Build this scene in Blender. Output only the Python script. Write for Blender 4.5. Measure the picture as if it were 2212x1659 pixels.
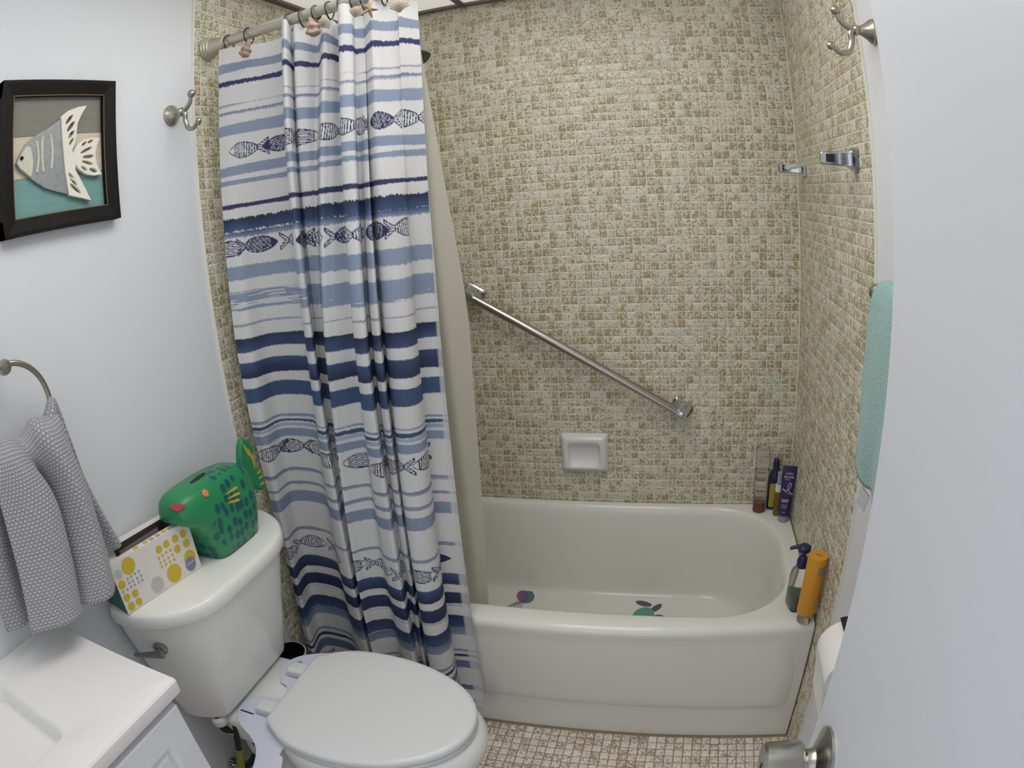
import bpy, bmesh, math, random
import numpy as np
from mathutils import Vector, Matrix
random.seed(7); RNG = np.random.default_rng(7)
sc = bpy.context.scene
for o in list(bpy.data.objects): bpy.data.objects.remove(o)
COL = sc.collection
# ------------------------------------------------------------------ camera (wide action-camera lens)
cd = bpy.data.cameras.new('camera'); cam = bpy.data.objects.new('camera', cd); COL.objects.link(cam); sc.camera = cam
CAM = Vector((1.0201, -1.9187, 1.4175))
CX = Vector((0.9648, 0.2524, -0.0744)); CY = Vector((-0.0021, 0.2900, 0.9570)); CZ = Vector((0.2631, -0.9231, 0.2803))
CZ.normalize(); CY = (CY - CZ * CY.dot(CZ)).normalized(); CX = CY.cross(CZ)
m = Matrix((CX, CY, CZ)).transposed().to_4x4(); m.translation = CAM; cam.matrix_world = m
cd.type = 'PANO'; cd.panorama_type = 'FISHEYE_LENS_POLYNOMIAL'
cd.sensor_fit = 'HORIZONTAL'; cd.sensor_width = 36.0; cd.sensor_height = 27.0; cd.lens = 21.0
cd.fisheye_fov = math.radians(160)
cd.fisheye_polynomial_k0 = 0.0
cd.fisheye_polynomial_k1 = -0.04430723544154342
cd.fisheye_polynomial_k2 = -8.250933868375454e-05
cd.fisheye_polynomial_k3 = 9.267094792918892e-06
cd.fisheye_polynomial_k4 = -5.320575795078151e-07
cd.clip_start = 0.01
# ------------------------------------------------------------------ world, exposure, lights
wd = bpy.data.worlds.new('world'); sc.world = wd; wd.use_nodes = True
wd.node_tree.nodes['Background'].inputs[0].default_value = (0.90, 0.94, 1.0, 1)
wd.node_tree.nodes['Background'].inputs[1].default_value = 1.0
vs = sc.view_settings; vs.view_transform = 'Standard'; vs.look = 'None'; vs.gamma = 1.0; vs.use_curve_mapping = False
vs.exposure = 0.08
LIGHT_PANEL = 4.2       # emission of the brightest panel of the luminous ceiling
MID_PANEL = 3.5         # its dimmer neighbour towards the door
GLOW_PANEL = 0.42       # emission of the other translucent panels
# ------------------------------------------------------------------ helpers
W = 1.3886; P = 0.0254; ZC = 2.081; YF = -2.30
DL = 0.7975; DR = 0.772
def lin(c): return c / 12.92 if c <= 0.04045 else ((c + 0.055) / 1.055) ** 2.4
def S(r, g, b): return (lin(r / 255), lin(g / 255), lin(b / 255))
def K(o, label=None, cat=None, group=None, kind=None):
    if label: o['label'] = label
    if cat: o['category'] = cat
    if group: o['group'] = group
    if kind: o['kind'] = kind
    return o
def link(o, parent=None):
    COL.objects.link(o)
    if parent is not None: o.parent = parent
    return o
def E(name, loc=(0, 0, 0), rot=(0, 0, 0)):
    o = bpy.data.objects.new(name, None); o.empty_display_size = 0.02
    o.location = loc; o.rotation_euler = rot; return link(o)
def MO(name, me, mat, parent=None, loc=None, rot=None, smooth=35):
    if isinstance(me, tuple):
        v, f = me; me = bpy.data.meshes.new(name); me.from_pydata([tuple(x) for x in v], [], [tuple(int(i) for i in x) for x in f]); me.update()
    if mat is not None and not me.materials:
        for mm in (mat if isinstance(mat, (list, tuple)) else [mat]): me.materials.append(mm)
    if smooth:
        me.polygons.foreach_set('use_smooth', [True] * len(me.polygons))
        me.set_sharp_from_angle(angle=math.radians(smooth))
    o = bpy.data.objects.new(name, me)
    if loc is not None: o.location = loc
    if rot is not None: o.rotation_euler = rot
    return link(o, parent)
def from_bm(bm, name='m'):
    bmesh.ops.recalc_face_normals(bm, faces=bm.faces)
    me = bpy.data.meshes.new(name); bm.to_mesh(me); bm.free(); return me
def box(x0, x1, y0, y1, z0, z1, bev=0.0, seg=2):
    bm = bmesh.new(); bmesh.ops.create_cube(bm, size=1)
    for v in bm.verts:
        v.co = Vector(((x0 + x1) / 2 + v.co.x * (x1 - x0), (y0 + y1) / 2 + v.co.y * (y1 - y0), (z0 + z1) / 2 + v.co.z * (z1 - z0)))
    if bev: bmesh.ops.bevel(bm, geom=list(bm.edges), offset=bev, segments=seg, profile=0.5, affect='EDGES')
    return from_bm(bm)
def lathe(prof, seg=32, axis='z', off=(0, 0, 0), cap=True, sx=1, sy=1):
    v = []; f = []
    n = len(prof)
    for i in range(seg):
        a = 2 * math.pi * i / seg; c, s = math.cos(a) * sx, math.sin(a) * sy
        for r, h in prof:
            p = (r * c, r * s, h)
            if axis == 'x': p = (h, r * c, r * s)
            if axis == 'y': p = (r * c, h, -r * s)
            v.append((p[0] + off[0], p[1] + off[1], p[2] + off[2]))
    for i in range(seg):
        j = (i + 1) % seg
        for k in range(n - 1): f.append((i * n + k, j * n + k, j * n + k + 1, i * n + k + 1))
    if cap:
        if prof[0][0] > 1e-6: f.append([i * n for i in range(seg)][::-1])
        if prof[-1][0] > 1e-6: f.append([i * n + n - 1 for i in range(seg)])
    bm = bmesh.new(); vs_ = [bm.verts.new(x) for x in v]
    for q in f:
        try: bm.faces.new([vs_[i] for i in q])
        except ValueError: pass
    bmesh.ops.remove_doubles(bm, verts=bm.verts, dist=1e-6)
    return from_bm(bm)
def spline(pts, n):
    p = np.array(pts, float); p = np.vstack([2 * p[0] - p[1], p, 2 * p[-1] - p[-2]])
    m_ = len(pts) - 1; t = np.linspace(0, m_, n); i = np.minimum(t.astype(int), m_ - 1); u = (t - i)[:, None]
    a, b, c, d = p[i], p[i + 1], p[i + 2], p[i + 3]
    return 0.5 * ((2 * b) + (-a + c) * u + (2 * a - 5 * b + 4 * c - d) * u ** 2 + (-a + 3 * b - 3 * c + d) * u ** 3)
def tube(path, rad, seg=12, closed=False, caps=True):
    path = [Vector(tuple(x)) for x in path]; n = len(path)
    rad = [rad] * n if isinstance(rad, (int, float)) else list(rad)
    v = []; f = []; up = None
    for i in range(n):
        t = (path[(i + 1) % n] - path[i - 1]) if closed else (path[min(i + 1, n - 1)] - path[max(i - 1, 0)])
        t.normalize()
        if up is None:
            up = Vector((0, 0, 1)) if abs(t.z) < 0.9 else Vector((1, 0, 0))
        a = up - t * up.dot(t); a.normalize(); b = t.cross(a); up = a
        for k in range(seg):
            an = 2 * math.pi * k / seg
            v.append(path[i] + (a * math.cos(an) + b * math.sin(an)) * rad[i])
    for i in range(n if closed else n - 1):
        j = (i + 1) % n
        for k in range(seg):
            l = (k + 1) % seg; f.append((i * seg + k, i * seg + l, j * seg + l, j * seg + k))
    if caps and not closed:
        f.append(tuple(range(seg))[::-1]); f.append(tuple(range((n - 1) * seg, n * seg)))
    bm = bmesh.new(); vv = [bm.verts.new(x) for x in v]
    for q in f: bm.faces.new([vv[i] for i in q])
    return from_bm(bm)
def loft(loops, close=True, cap0=False, cap1=False):
    n = len(loops[0]); v = [tuple(p) for l in loops for p in l]; f = []
    for i in range(len(loops) - 1):
        for k in range(n if close else n - 1):
            l = (k + 1) % n; f.append((i * n + k, i * n + l, (i + 1) * n + l, (i + 1) * n + k))
    if cap0: f.append(tuple(range(n))[::-1])
    if cap1: f.append(tuple(range((len(loops) - 1) * n, len(loops) * n)))
    bm = bmesh.new(); vv = [bm.verts.new(x) for x in v]
    for q in f:
        try: bm.faces.new([vv[i] for i in q])
        except ValueError: pass
    return from_bm(bm)
def join(*ms):
    bm = bmesh.new()
    for q in ms: bm.from_mesh(q)
    me = bpy.data.meshes.new('j'); bm.to_mesh(me); bm.free(); return me
def shape(loops, thick, bev=0.0, name='s', smooth=False):
    """flat outline with holes, extruded: curve fill in XY, z from -thick/2..thick/2"""
    cu = bpy.data.curves.new(name, 'CURVE'); cu.dimensions = '2D'; cu.fill_mode = 'BOTH'
    cu.extrude = max(thick / 2 - bev, 1e-5); cu.bevel_depth = bev; cu.bevel_resolution = 2; cu.offset = -bev
    for l in loops:
        sp = cu.splines.new('POLY'); sp.points.add(len(l) - 1); sp.use_cyclic_u = True
        for i, p_ in enumerate(l): sp.points[i].co = (p_[0], p_[1], 0, 1)
    o = bpy.data.objects.new('tmp', cu); COL.objects.link(o)
    me = bpy.data.meshes.new_from_object(o.evaluated_get(bpy.context.evaluated_depsgraph_get()))
    bpy.data.objects.remove(o); bpy.data.curves.remove(cu); me.materials.clear(); return me
def text_mesh(s, size, thick=0.0003, align='CENTER'):
    cu = bpy.data.curves.new('t', 'FONT'); cu.body = s; cu.size = size; cu.extrude = thick / 2; cu.align_x = align; cu.align_y = 'CENTER'; cu.resolution_u = 3
    o = bpy.data.objects.new('tmp', cu); COL.objects.link(o)
    me = bpy.data.meshes.new_from_object(o.evaluated_get(bpy.context.evaluated_depsgraph_get()))
    bpy.data.objects.remove(o); bpy.data.curves.remove(cu); me.materials.clear(); return me
def xform(me, M): me.transform(M); me.update(); return me
def basis(o, x, y, z):
    M = Matrix((Vector(x), Vector(y), Vector(z))).transposed().to_4x4(); M.translation = Vector(o); return M
def closed_spline(pts, n):
    p = np.array(pts, float); m_ = len(p); t = np.linspace(0, m_, n, endpoint=False); i = t.astype(int); u = (t - i)[:, None]
    a, b, c, d = p[(i - 1) % m_], p[i % m_], p[(i + 1) % m_], p[(i + 2) % m_]
    return 0.5 * ((2 * b) + (-a + c) * u + (2 * a - 5 * b + 4 * c - d) * u ** 2 + (-a + 3 * b - 3 * c + d) * u ** 3)
def rrect(x0, x1, y0, y1, r, n=8):
    out = []
    for cx, cy, a0 in ((x1 - r, y1 - r, 0), (x0 + r, y1 - r, 90), (x0 + r, y0 + r, 180), (x1 - r, y0 + r, 270)):
        for k in range(n + 1):
            a = math.radians(a0 + 90 * k / n); out.append((cx + r * math.cos(a), cy + r * math.sin(a)))
    return out
def ell(cx, cy, a, b, n=28, rot=0.0):
    c, s = math.cos(rot), math.sin(rot)
    return [(cx + a * math.cos(t) * c - b * math.sin(t) * s, cy + a * math.cos(t) * s + b * math.sin(t) * c) for t in np.linspace(0, 2 * math.pi, n, endpoint=False)]
# ------------------------------------------------------------------ materials
def mat(name, col, rough=0.5, metal=0.0, spec=0.5, var=0.0, vscale=8.0, bump=0.0, bscale=200.0, trans=0.0, ior=1.45, alpha=1.0, coat=0.0, sheen=0.0, subs=0.0):
    M = bpy.data.materials.new(name); M.use_nodes = True; nt = M.node_tree; b = nt.nodes['Principled BSDF']
    b.inputs['Base Color'].default_value = (*col, 1); b.inputs['Roughness'].default_value = rough; b.inputs['Metallic'].default_value = metal
    b.inputs['Specular IOR Level'].default_value = spec; b.inputs['IOR'].default_value = ior
    b.inputs['Transmission Weight'].default_value = trans; b.inputs['Alpha'].default_value = alpha
    b.inputs['Coat Weight'].default_value = coat; b.inputs['Sheen Weight'].default_value = sheen
    if subs: b.inputs['Subsurface Weight'].default_value = subs
    if var or bump:
        tc = nt.nodes.new('ShaderNodeTexCoord')
    if var:
        no = nt.nodes.new('ShaderNodeTexNoise'); no.inputs['Scale'].default_value = vscale; no.inputs['Detail'].default_value = 4
        nt.links.new(tc.outputs['Object'], no.inputs['Vector'])
        mx = nt.nodes.new('ShaderNodeMix'); mx.data_type = 'RGBA'
        mx.inputs[6].default_value = (*[c * (1 - var) for c in col], 1); mx.inputs[7].default_value = (*[min(1, c * (1 + var)) for c in col], 1)
        nt.links.new(no.outputs['Fac'], mx.inputs[0]); nt.links.new(mx.outputs[2], b.inputs['Base Color'])
    if bump:
        n2 = nt.nodes.new('ShaderNodeTexNoise'); n2.inputs['Scale'].default_value = bscale; n2.inputs['Detail'].default_value = 3
        nt.links.new(tc.outputs['Object'], n2.inputs['Vector'])
        bp = nt.nodes.new('ShaderNodeBump'); bp.inputs['Strength'].default_value = bump; bp.inputs['Distance'].default_value = 0.002
        nt.links.new(n2.outputs['Fac'], bp.inputs['Height']); nt.links.new(bp.outputs['Normal'], b.inputs['Normal'])
    return M
def tile_mat(name, light, light2, dark, dark2, offs, thr=0.50, rough=0.32, scale=145):
    M = bpy.data.materials.new(name); M.use_nodes = True; nt = M.node_tree; N = nt.nodes.new; L = nt.links.new; b = nt.nodes['Principled BSDF']
    g = N('ShaderNodeNewGeometry')
    def vm(op, a, bvec):
        n = N('ShaderNodeVectorMath'); n.operation = op; L(a, n.inputs[0]); n.inputs[1].default_value = bvec; return n.outputs[0]
    cell = vm('FLOOR', vm('MULTIPLY', vm('ADD', g.outputs['Position'], offs), (1 / P,) * 3), (0, 0, 0))
    wn = N('ShaderNodeTexWhiteNoise'); wn.noise_dimensions = '3D'; L(cell, wn.inputs['Vector'])
    sep = N('ShaderNodeSeparateColor'); L(wn.outputs['Color'], sep.inputs[0])
    off = N('ShaderNodeVectorMath'); off.operation = 'MULTIPLY_ADD'; L(wn.outputs['Color'], off.inputs[0]); off.inputs[1].default_value = (3, 3, 3); L(g.outputs['Position'], off.inputs[2])
    n1 = N('ShaderNodeTexNoise'); n1.inputs['Scale'].default_value = scale; n1.inputs['Detail'].default_value = 2.0; n1.inputs['Roughness'].default_value = 0.5; n1.inputs['Distortion'].default_value = 0.9
    L(off.outputs[0], n1.inputs['Vector'])
    t = N('ShaderNodeMath'); t.operation = 'MULTIPLY_ADD'; L(sep.outputs[0], t.inputs[0]); t.inputs[1].default_value = 0.16; t.inputs[2].default_value = thr - 0.08
    d = N('ShaderNodeMath'); d.operation = 'SUBTRACT'; L(n1.outputs['Fac'], d.inputs[0]); L(t.outputs[0], d.inputs[1])
    mr = N('ShaderNodeMapRange'); mr.inputs['From Min'].default_value = -0.045; mr.inputs['From Max'].default_value = 0.055; L(d.outputs[0], mr.inputs['Value'])
    lo = N('ShaderNodeTexNoise'); lo.inputs['Scale'].default_value = 7; lo.inputs['Detail'].default_value = 2; L(cell, lo.inputs['Vector']); lo.inputs['Scale'].default_value = 0.22
    a1 = N('ShaderNodeMath'); a1.operation = 'MULTIPLY_ADD'; L(sep.outputs[1], a1.inputs[0]); a1.inputs[1].default_value = 0.5; L(lo.outputs['Fac'], a1.inputs[2])
    mr2 = N('ShaderNodeMapRange'); mr2.inputs['From Min'].default_value = 0.80; mr2.inputs['From Max'].default_value = 1.02; L(a1.outputs[0], mr2.inputs['Value'])
    def mixc(fac, A, B):
        x = N('ShaderNodeMix'); x.data_type = 'RGBA'; L(fac, x.inputs[0])
        for s_, v in ((6, A), (7, B)):
            if isinstance(v, tuple): x.inputs[s_].default_value = (*v, 1)
            else: L(v, x.inputs[s_])
        return x.outputs[2]
    colL = mixc(mr2.outputs[0], light, light2); colD = mixc(mr2.outputs[0], dark, dark2)
    c = mixc(mr.outputs[0], colL, colD)
    hv = N('ShaderNodeHueSaturation'); L(c, hv.inputs['Color'])
    vv = N('ShaderNodeMath'); vv.operation = 'MULTIPLY_ADD'; L(sep.outputs[2], vv.inputs[0]); vv.inputs[1].default_value = 0.16; vv.inputs[2].default_value = 0.93; L(vv.outputs[0], hv.inputs['Value'])
    L(hv.outputs[0], b.inputs['Base Color']); b.inputs['Roughness'].default_value = rough
    bp = N('ShaderNodeBump'); bp.inputs['Strength'].default_value = 0.25; bp.inputs['Distance'].default_value = 0.0015; L(n1.outputs['Fac'], bp.inputs['Height']); L(bp.outputs[0], b.inputs['Normal'])
    return M
M_PAINT = mat('wall paint', S(226, 228, 233), 0.55, bump=0.05, bscale=300)
M_DOOR = mat('door paint', S(218, 222, 228), 0.42, bump=0.04, bscale=120)
M_GROUT = mat('grout', S(232, 228, 206), 0.85, var=0.06, vscale=40)
M_GROUTF = mat('floor grout', S(156, 138, 108), 0.9, var=0.12, vscale=30)
M_CAULK = mat('caulk', S(232, 230, 218), 0.6)
M_CEIL = mat('ceiling panel', S(236, 236, 232), 0.8, bump=0.06, bscale=150)
M_GRID = mat('ceiling grid metal', S(120, 116, 112), 0.5, 0.3)
TC_ = (S(216, 213, 200), S(216, 208, 196), S(158, 151, 112), S(168, 146, 116))
M_TILE = tile_mat('mosaic back', *TC_, (P * 100 - W, P * 100.5, P * 100 - 0.43), thr=0.515)
M_TILEL = tile_mat('mosaic left', *TC_, (P * 100.5, P * 100 + DL, P * 100 - 0.43 + 0.434 * P), thr=0.515)
M_TILER = tile_mat('mosaic right', *TC_, (P * 100.5 - W, P * 100 + DR, P * 100 - 0.43), thr=0.515)
M_TILEF = tile_mat('floor mosaic', S(238, 230, 222), S(234, 222, 212), S(170, 152, 118), S(172, 146, 116), (P * 100 - W, P * 100 + 0.664, 0.5 * P), thr=0.56)
M_TUB = mat('tub enamel', S(231, 231, 226), 0.13, var=0.012, vscale=3)
M_PORC = mat('porcelain', S(238, 238, 235), 0.12)
M_SEAT = mat('seat plastic', S(226, 227, 229), 0.28)
M_BIDET = mat('bidet plastic', S(220, 222, 238), 0.35)
M_NICKEL = mat('brushed nickel', S(168, 163, 150), 0.28, 1.0)
M_CHROME = mat('chrome', S(200, 202, 206), 0.10, 1.0)
M_STEEL = mat('stainless', S(176, 173, 166), 0.24, 1.0)
M_ROD = mat('satin rod metal', S(196, 192, 178), 0.38, 0.75)
M_DARKM = mat('dark metal', S(60, 60, 62), 0.35, 0.9)
M_BLACKR = mat('black rubber', S(32, 32, 34), 0.6)
M_COUNTER = mat('cultured marble', S(240, 239, 238), 0.14, var=0.01, vscale=60)
M_CAB = mat('cabinet paint', S(226, 227, 232), 0.35)
M_WHITEP = mat('white plastic', S(230, 230, 228), 0.4)
M_PAPER = mat('paper', S(240, 239, 234), 0.9, bump=0.1, bscale=400)
M_CLEAR = mat('clear plastic', (0.96, 0.96, 0.95), 0.06, trans=1.0, ior=1.2)
M_INK = mat('white ink', S(228, 226, 236), 0.5)
# ------------------------------------------------------------------ tiles
def tile_mesh(t=0.0020):
    h = (P - 0.0021) / 2; b = 0.0026; v = []; f = []
    for r, z in ((h, -t), (h - b * 0.12, -b * 0.42), (h - b * 0.5, -b * 0.12), (h - b, 0.0)):
        v += [(-r, -r, z), (r, -r, z), (r, r, z), (-r, r, z)]
    for k in range(3):
        for i in range(4):
            j = (i + 1) % 4; f.append((k * 4 + i, k * 4 + j, (k + 1) * 4 + j, (k + 1) * 4 + i))
    f.append((12, 13, 14, 15)); return np.array(v), f
TV, TF = tile_mesh()
def tile_field(name, parent, centers, frame, material, score, nmax=300):
    """centers (n,3); frame = (ex, ey, ez=normal). The nmax best scored become objects, the rest one joined part."""
    Mr = np.array(frame, float)           # rows ex ey ez
    order = np.argsort(-score); pick = order[:nmax]; rest = order[nmax:]
    v, f = TV @ Mr, TF
    me = bpy.data.meshes.new('tile'); me.from_pydata([tuple(x) for x in v], [], f); me.materials.append(material); me.update()
    me.polygons.foreach_set('use_smooth', [True] * len(me.polygons)); me.set_sharp_from_angle(angle=math.radians(50))
    for i in pick:
        o = bpy.data.objects.new(name, me); o.location = tuple(centers[i])
        o.rotation_euler = tuple(RNG.normal(0, 0.006, 3)); link(o, parent)
    n = len(rest); nv = len(TV); allv = np.empty((n, nv, 3)); tf = np.array([list(x) for x in TF])
    for k, i in enumerate(rest):
        tx, ty = RNG.normal(0, 0.008, 2); q = TV.copy(); q[:, 2] += q[:, 0] * tx + q[:, 1] * ty
        allv[k] = q @ Mr + centers[i]
    af = (tf[None] + (np.arange(n) * nv)[:, None, None]).reshape(-1, 4)
    mj = bpy.data.meshes.new(name + '_field'); mj.vertices.add(n * nv); mj.vertices.foreach_set('co', allv.reshape(-1))
    mj.loops.add(af.size); mj.loops.foreach_set('vertex_index', af.reshape(-1).astype(np.int32))
    mj.polygons.add(len(af)); mj.polygons.foreach_set('loop_start', np.arange(0, af.size, 4, dtype=np.int32)); mj.polygons.foreach_set('loop_total', np.full(len(af), 4, np.int32))
    mj.update(calc_edges=True); mj.materials.append(material)
    mj.polygons.foreach_set('use_smooth', [True] * len(mj.polygons)); mj.set_sharp_from_angle(angle=math.radians(50))
    o = bpy.data.objects.new(name + '_field', mj); link(o, parent); K(o, kind='stuff')
CA = np.array(CAM)
def pscore(c, nrm, ok):
    d = c - CA; r = np.linalg.norm(d, axis=1); cosn = np.abs(d @ np.array(nrm)) / r
    fw = -np.array(CZ); inview = (d @ fw) / r
    right = (d @ np.array(CX)) / r; up = (d @ np.array(CY)) / r
    th = np.arctan2(np.hypot(right, up), inview); rr = th / 0.74; h = np.hypot(right, up)
    px = rr * right / h; py = rr * up / h
    vis = (np.abs(px) < 1.10) & (np.abs(py) < 0.82) & ok
    return np.where(vis, cosn / r ** 2, -1.0 / r)
# ------------------------------------------------------------------ room shell
# back wall
wb = K(MO('wall_back', box(-0.12, W + 0.12, 0.0016, 0.12, 0, 2.3), M_GROUT, smooth=0), kind='structure')
cs = np.array([(W - (c + 0.5) * P, 0, 0.43 + (r + 0.5) * P) for r in range(-1, 65) for c in range(55)])
cs = cs[cs[:, 0] > 0.012]
tile_field('tile', wb, cs, ((-1, 0, 0), (0, 0, 1), (0, -1, 0)), M_TILE, pscore(cs, (0, -1, 0), (cs[:, 0] > 0.57) & ~((cs[:, 0] > .6) & (cs[:, 0] < .8) & (cs[:, 2] < .69) & (cs[:, 2] > .52))))
# left wall
wl = K(MO('wall_left', join(box(-0.12, -0.005, YF, -DL - 0.001, 0, 2.3)), M_PAINT, smooth=0), kind='structure')
MO('tile_backing', box(-0.12, -0.0016, -DL, 0.12, 0, 2.3), M_GROUT, wl, smooth=0)
cs = np.array([(0, -DL + (c + 0.5) * P, 0.43 + (r + 0.5 - 0.434) * P) for r in range(-16, 66) for c in range(31)])
cs = cs[cs[:, 2] < ZC - 0.012]
tile_field('tile', wl, cs, ((0, 1, 0), (0, 0, 1), (1, 0, 0)), M_TILEL, pscore(cs, (1, 0, 0), (cs[:, 1] < -0.70) | (cs[:, 2] > 1.88)))
MO('caulk_bead', box(-0.006, 0.0012, -DL - 0.0035, -DL + 0.001, 0.0, 2.08, 0.001), M_CAULK, wl)
# right wall
wr = K(MO('wall_right', box(W + 0.005, W + 0.12, YF, -DR - 0.001, 0, 2.3), M_PAINT, smooth=0), kind='structure')
MO('tile_backing', box(W + 0.0016, W + 0.12, -DR, 0.12, 0, 2.3), M_GROUT, wr, smooth=0)
cs = np.array([(W, -DR + (c + 0.5) * P, 0.43 + (r + 0.5) * P) for r in range(-16, 65) for c in range(30)])
tile_field('tile', wr, cs, ((0, -1, 0), (0, 0, 1), (-1, 0, 0)), M_TILER, pscore(cs, (-1, 0, 0), cs[:, 2] > 0.5))
MO('caulk_bead', box(W - 0.0012, W + 0.006, -DR - 0.0035, -DR + 0.001, 0.0, 2.08, 0.001), M_CAULK, wr)
# front wall with the doorway the camera looks in from
wf = K(MO('wall_front', join(box(-0.12, 0.52, YF - 0.12, YF, 0, 2.3), box(1.26, W + 0.12, YF - 0.12, YF, 0, 2.3), box(0.52, 1.26, YF - 0.12, YF, 2.03, 2.3)), M_PAINT, smooth=0), kind='structure')
# floor
fl = K(MO('floor', box(-0.12, W + 0.12, YF - 0.12, 0.12, -0.1, -0.0016), M_GROUTF, smooth=0), kind='structure')
cs = np.array([(W - (c + 0.5) * P, -0.664 - (r + 0.5) * P, 0) for r in range(64) for c in range(54)])
tile_field('tile', fl, cs, ((1, 0, 0), (0, 1, 0), (0, 0, 1)), M_TILEF, pscore(cs, (0, 0, 1), (cs[:, 0] > 0.55) & (cs[:, 0] < 1.36) & (cs[:, 1] > -0.98)))
# ceiling: dropped panels in a metal grid, one of them lit
ce = K(MO('ceiling', box(-0.12, W + 0.12, YF - 0.12, 0.12, ZC + 0.02, ZC + 0.12), M_CEIL, smooth=0), kind='structure')
M_LIT = bpy.data.materials.new('lit diffuser'); M_LIT.use_nodes = True
_b = M_LIT.node_tree.nodes['Principled BSDF']; _b.inputs['Base Color'].default_value = (0.9, 0.9, 0.9, 1)
_b.inputs['Emission Color'].default_value = (1.0, 0.975, 0.93, 1); _b.inputs['Emission Strength'].default_value = LIGHT_PANEL
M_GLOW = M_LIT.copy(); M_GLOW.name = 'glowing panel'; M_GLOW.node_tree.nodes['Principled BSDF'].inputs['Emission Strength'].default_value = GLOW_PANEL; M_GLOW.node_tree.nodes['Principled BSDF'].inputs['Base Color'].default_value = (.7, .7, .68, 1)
M_MID = M_LIT.copy(); M_MID.name = 'lit diffuser dim'; M_MID.node_tree.nodes['Principled BSDF'].inputs['Emission Strength'].default_value = MID_PANEL
XG = [0.0, 0.408, 1.018, W]; YG = [YF, -1.70, -1.09, -0.48, 0.0]
for i in range(3):
    for j in range(4):
        lit = (i == 1 and j in (1, 2))
        MO('light_panel' if lit else 'ceiling_panel', box(XG[i] + 0.004, XG[i + 1] - 0.004, YG[j] + 0.004, YG[j + 1] - 0.004, ZC + 0.004, ZC + 0.016), (M_LIT if j == 2 else M_MID) if lit else M_GLOW, ce, smooth=0)
for x in XG[1:3]: MO('grid_bar', box(x - 0.011, x + 0.011, YF, 0, ZC - 0.002, ZC + 0.004), M_GRID, ce, smooth=0)
for y in YG[1:4]: MO('grid_bar', box(0, W, y - 0.011, y + 0.011, ZC - 0.0025, ZC + 0.004), M_GRID, ce, smooth=0)
MO('wall_angle', box(0, W, -0.022, 0.0, ZC - 0.004, ZC + 0.004), M_GRID, ce, smooth=0)
MO('wall_angle', box(0, 0.022, YF, 0.0, ZC - 0.0045, ZC + 0.004), M_GRID, ce, smooth=0)
MO('wall_angle', box(W - 0.022, W, YF, 0.0, ZC - 0.0045, ZC + 0.004), M_GRID, ce, smooth=0)
# door, open against the right wall
dr = K(MO('door_1', box(0, 0.035, -0.80, 0, 0.012, 2.03, 0.002), M_DOOR, loc=(1.187, -1.447, 0), smooth=0), kind='structure')
kn = MO('door_knob', lathe([(0.0, -0.066), (0.0235, -0.066), (0.0262, -0.063), (0.0268, -0.030), (0.0245, -0.0265), (0.0125, -0.0255), (0.0125, -0.010)], 40, 'x'), M_STEEL, dr, loc=(0, -0.070, 0.917))
MO('rosette', lathe([(0.0, 0.0), (0.0395, 0.0), (0.0395, -0.003), (0.037, -0.0045), (0.0335, -0.006), (0.027, -0.009), (0.018, -0.0135), (0.0165, -0.0175), (0.0165, -0.0215), (0.0, -0.0215)], 48, 'x'), M_STEEL, kn)
MO('keyhole', box(-0.0668, -0.0655, -0.0012, 0.0012, -0.005, 0.005), M_BLACKR, kn, smooth=0)
# ------------------------------------------------------------------ bathtub
def tloop(x0, x1, y0, y1, r, z, bow=0.0, ns=18, nc=10):
    out = []
    cor = [((x1 - r, y1 - r), 0), ((x0 + r, y1 - r), 90), ((x0 + r, y0 + r), 180), ((x1 - r, y0 + r), 270)]
    for i, ((cx, cy), a0) in enumerate(cor):
        for k in range(nc + 1):
            a = math.radians(a0 + 90 * k / nc); out.append([cx + r * math.cos(a), cy + r * math.sin(a)])
        (nx, ny), na = cor[(i + 1) % 4]; a = math.radians(na)
        ex, ey = nx + r * math.cos(a), ny + r * math.sin(a); sx, sy = out[-1]
        for k in range(1, ns): out.append([sx + (ex - sx) * k / ns, sy + (ey - sy) * k / ns])
    ym = (y0 + y1) / 2; res = []
    for x, y in out:
        if y < ym:
            w = min(1, (ym - y) / (ym - y0)); y -= bow * w * w * max(0, 1 - ((x - W / 2) / (W / 2)) ** 2)
        res.append((x, y, z))
    return res
a_, b_ = 0.003, W - 0.003
TL = [tloop(a_, b_, -.655, -.003, .004, 0.0), tloop(a_, b_, -.655, -.003, .004, .13, .005), tloop(a_, b_, -.655, -.003, .004, .392, .036),
      tloop(a_, b_, -.6555, -.003, .004, .402, .037), tloop(a_, b_, -.6535, -.003, .004, .410, .037), tloop(a_ + .001, b_ - .001, -.649, -.004, .005, .4175, .036), tloop(a_ + .002, b_ - .002, -.641, -.005, .006, .4222, .034),
      tloop(.050, 1.345, -.622, -.026, .215, .4225, .008), tloop(.056, 1.339, -.616, -.031, .212, .420, .008), tloop(.061, 1.334, -.611, -.036, .208, .412, .008),
      tloop(.066, 1.329, -.606, -.041, .205, .39, .008), tloop(.085, 1.316, -.590, -.046, .19, .25, .006), tloop(.105, 1.298, -.575, -.050, .175, .13, .004),
      tloop(.118, 1.280, -.565, -.055, .165, .096, .003), tloop(.132, 1.262, -.552, -.063, .155, .081, .002), tloop(.155, 1.235, -.53, -.078, .14, .0755), tloop(.30, 1.08, -.42, -.20, .08, .0735)]
tub = MO('bathtub', loft(TL, cap1=True), M_TUB, smooth=45)
K(tub, 'white enamel bathtub with a bowed front apron, along the mosaic wall', 'bathtub')
def front_y(x, z): return -(0.655 + max(0, 1 - ((x - W / 2) / (W / 2)) ** 2) * (0.005 + 0.031 * (z - .13) / .262))
NX, NZ = 48, 14; xs = np.linspace(.028, W - .028, NX); zs = np.linspace(.118, .388, NZ); v = []; f = []
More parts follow.
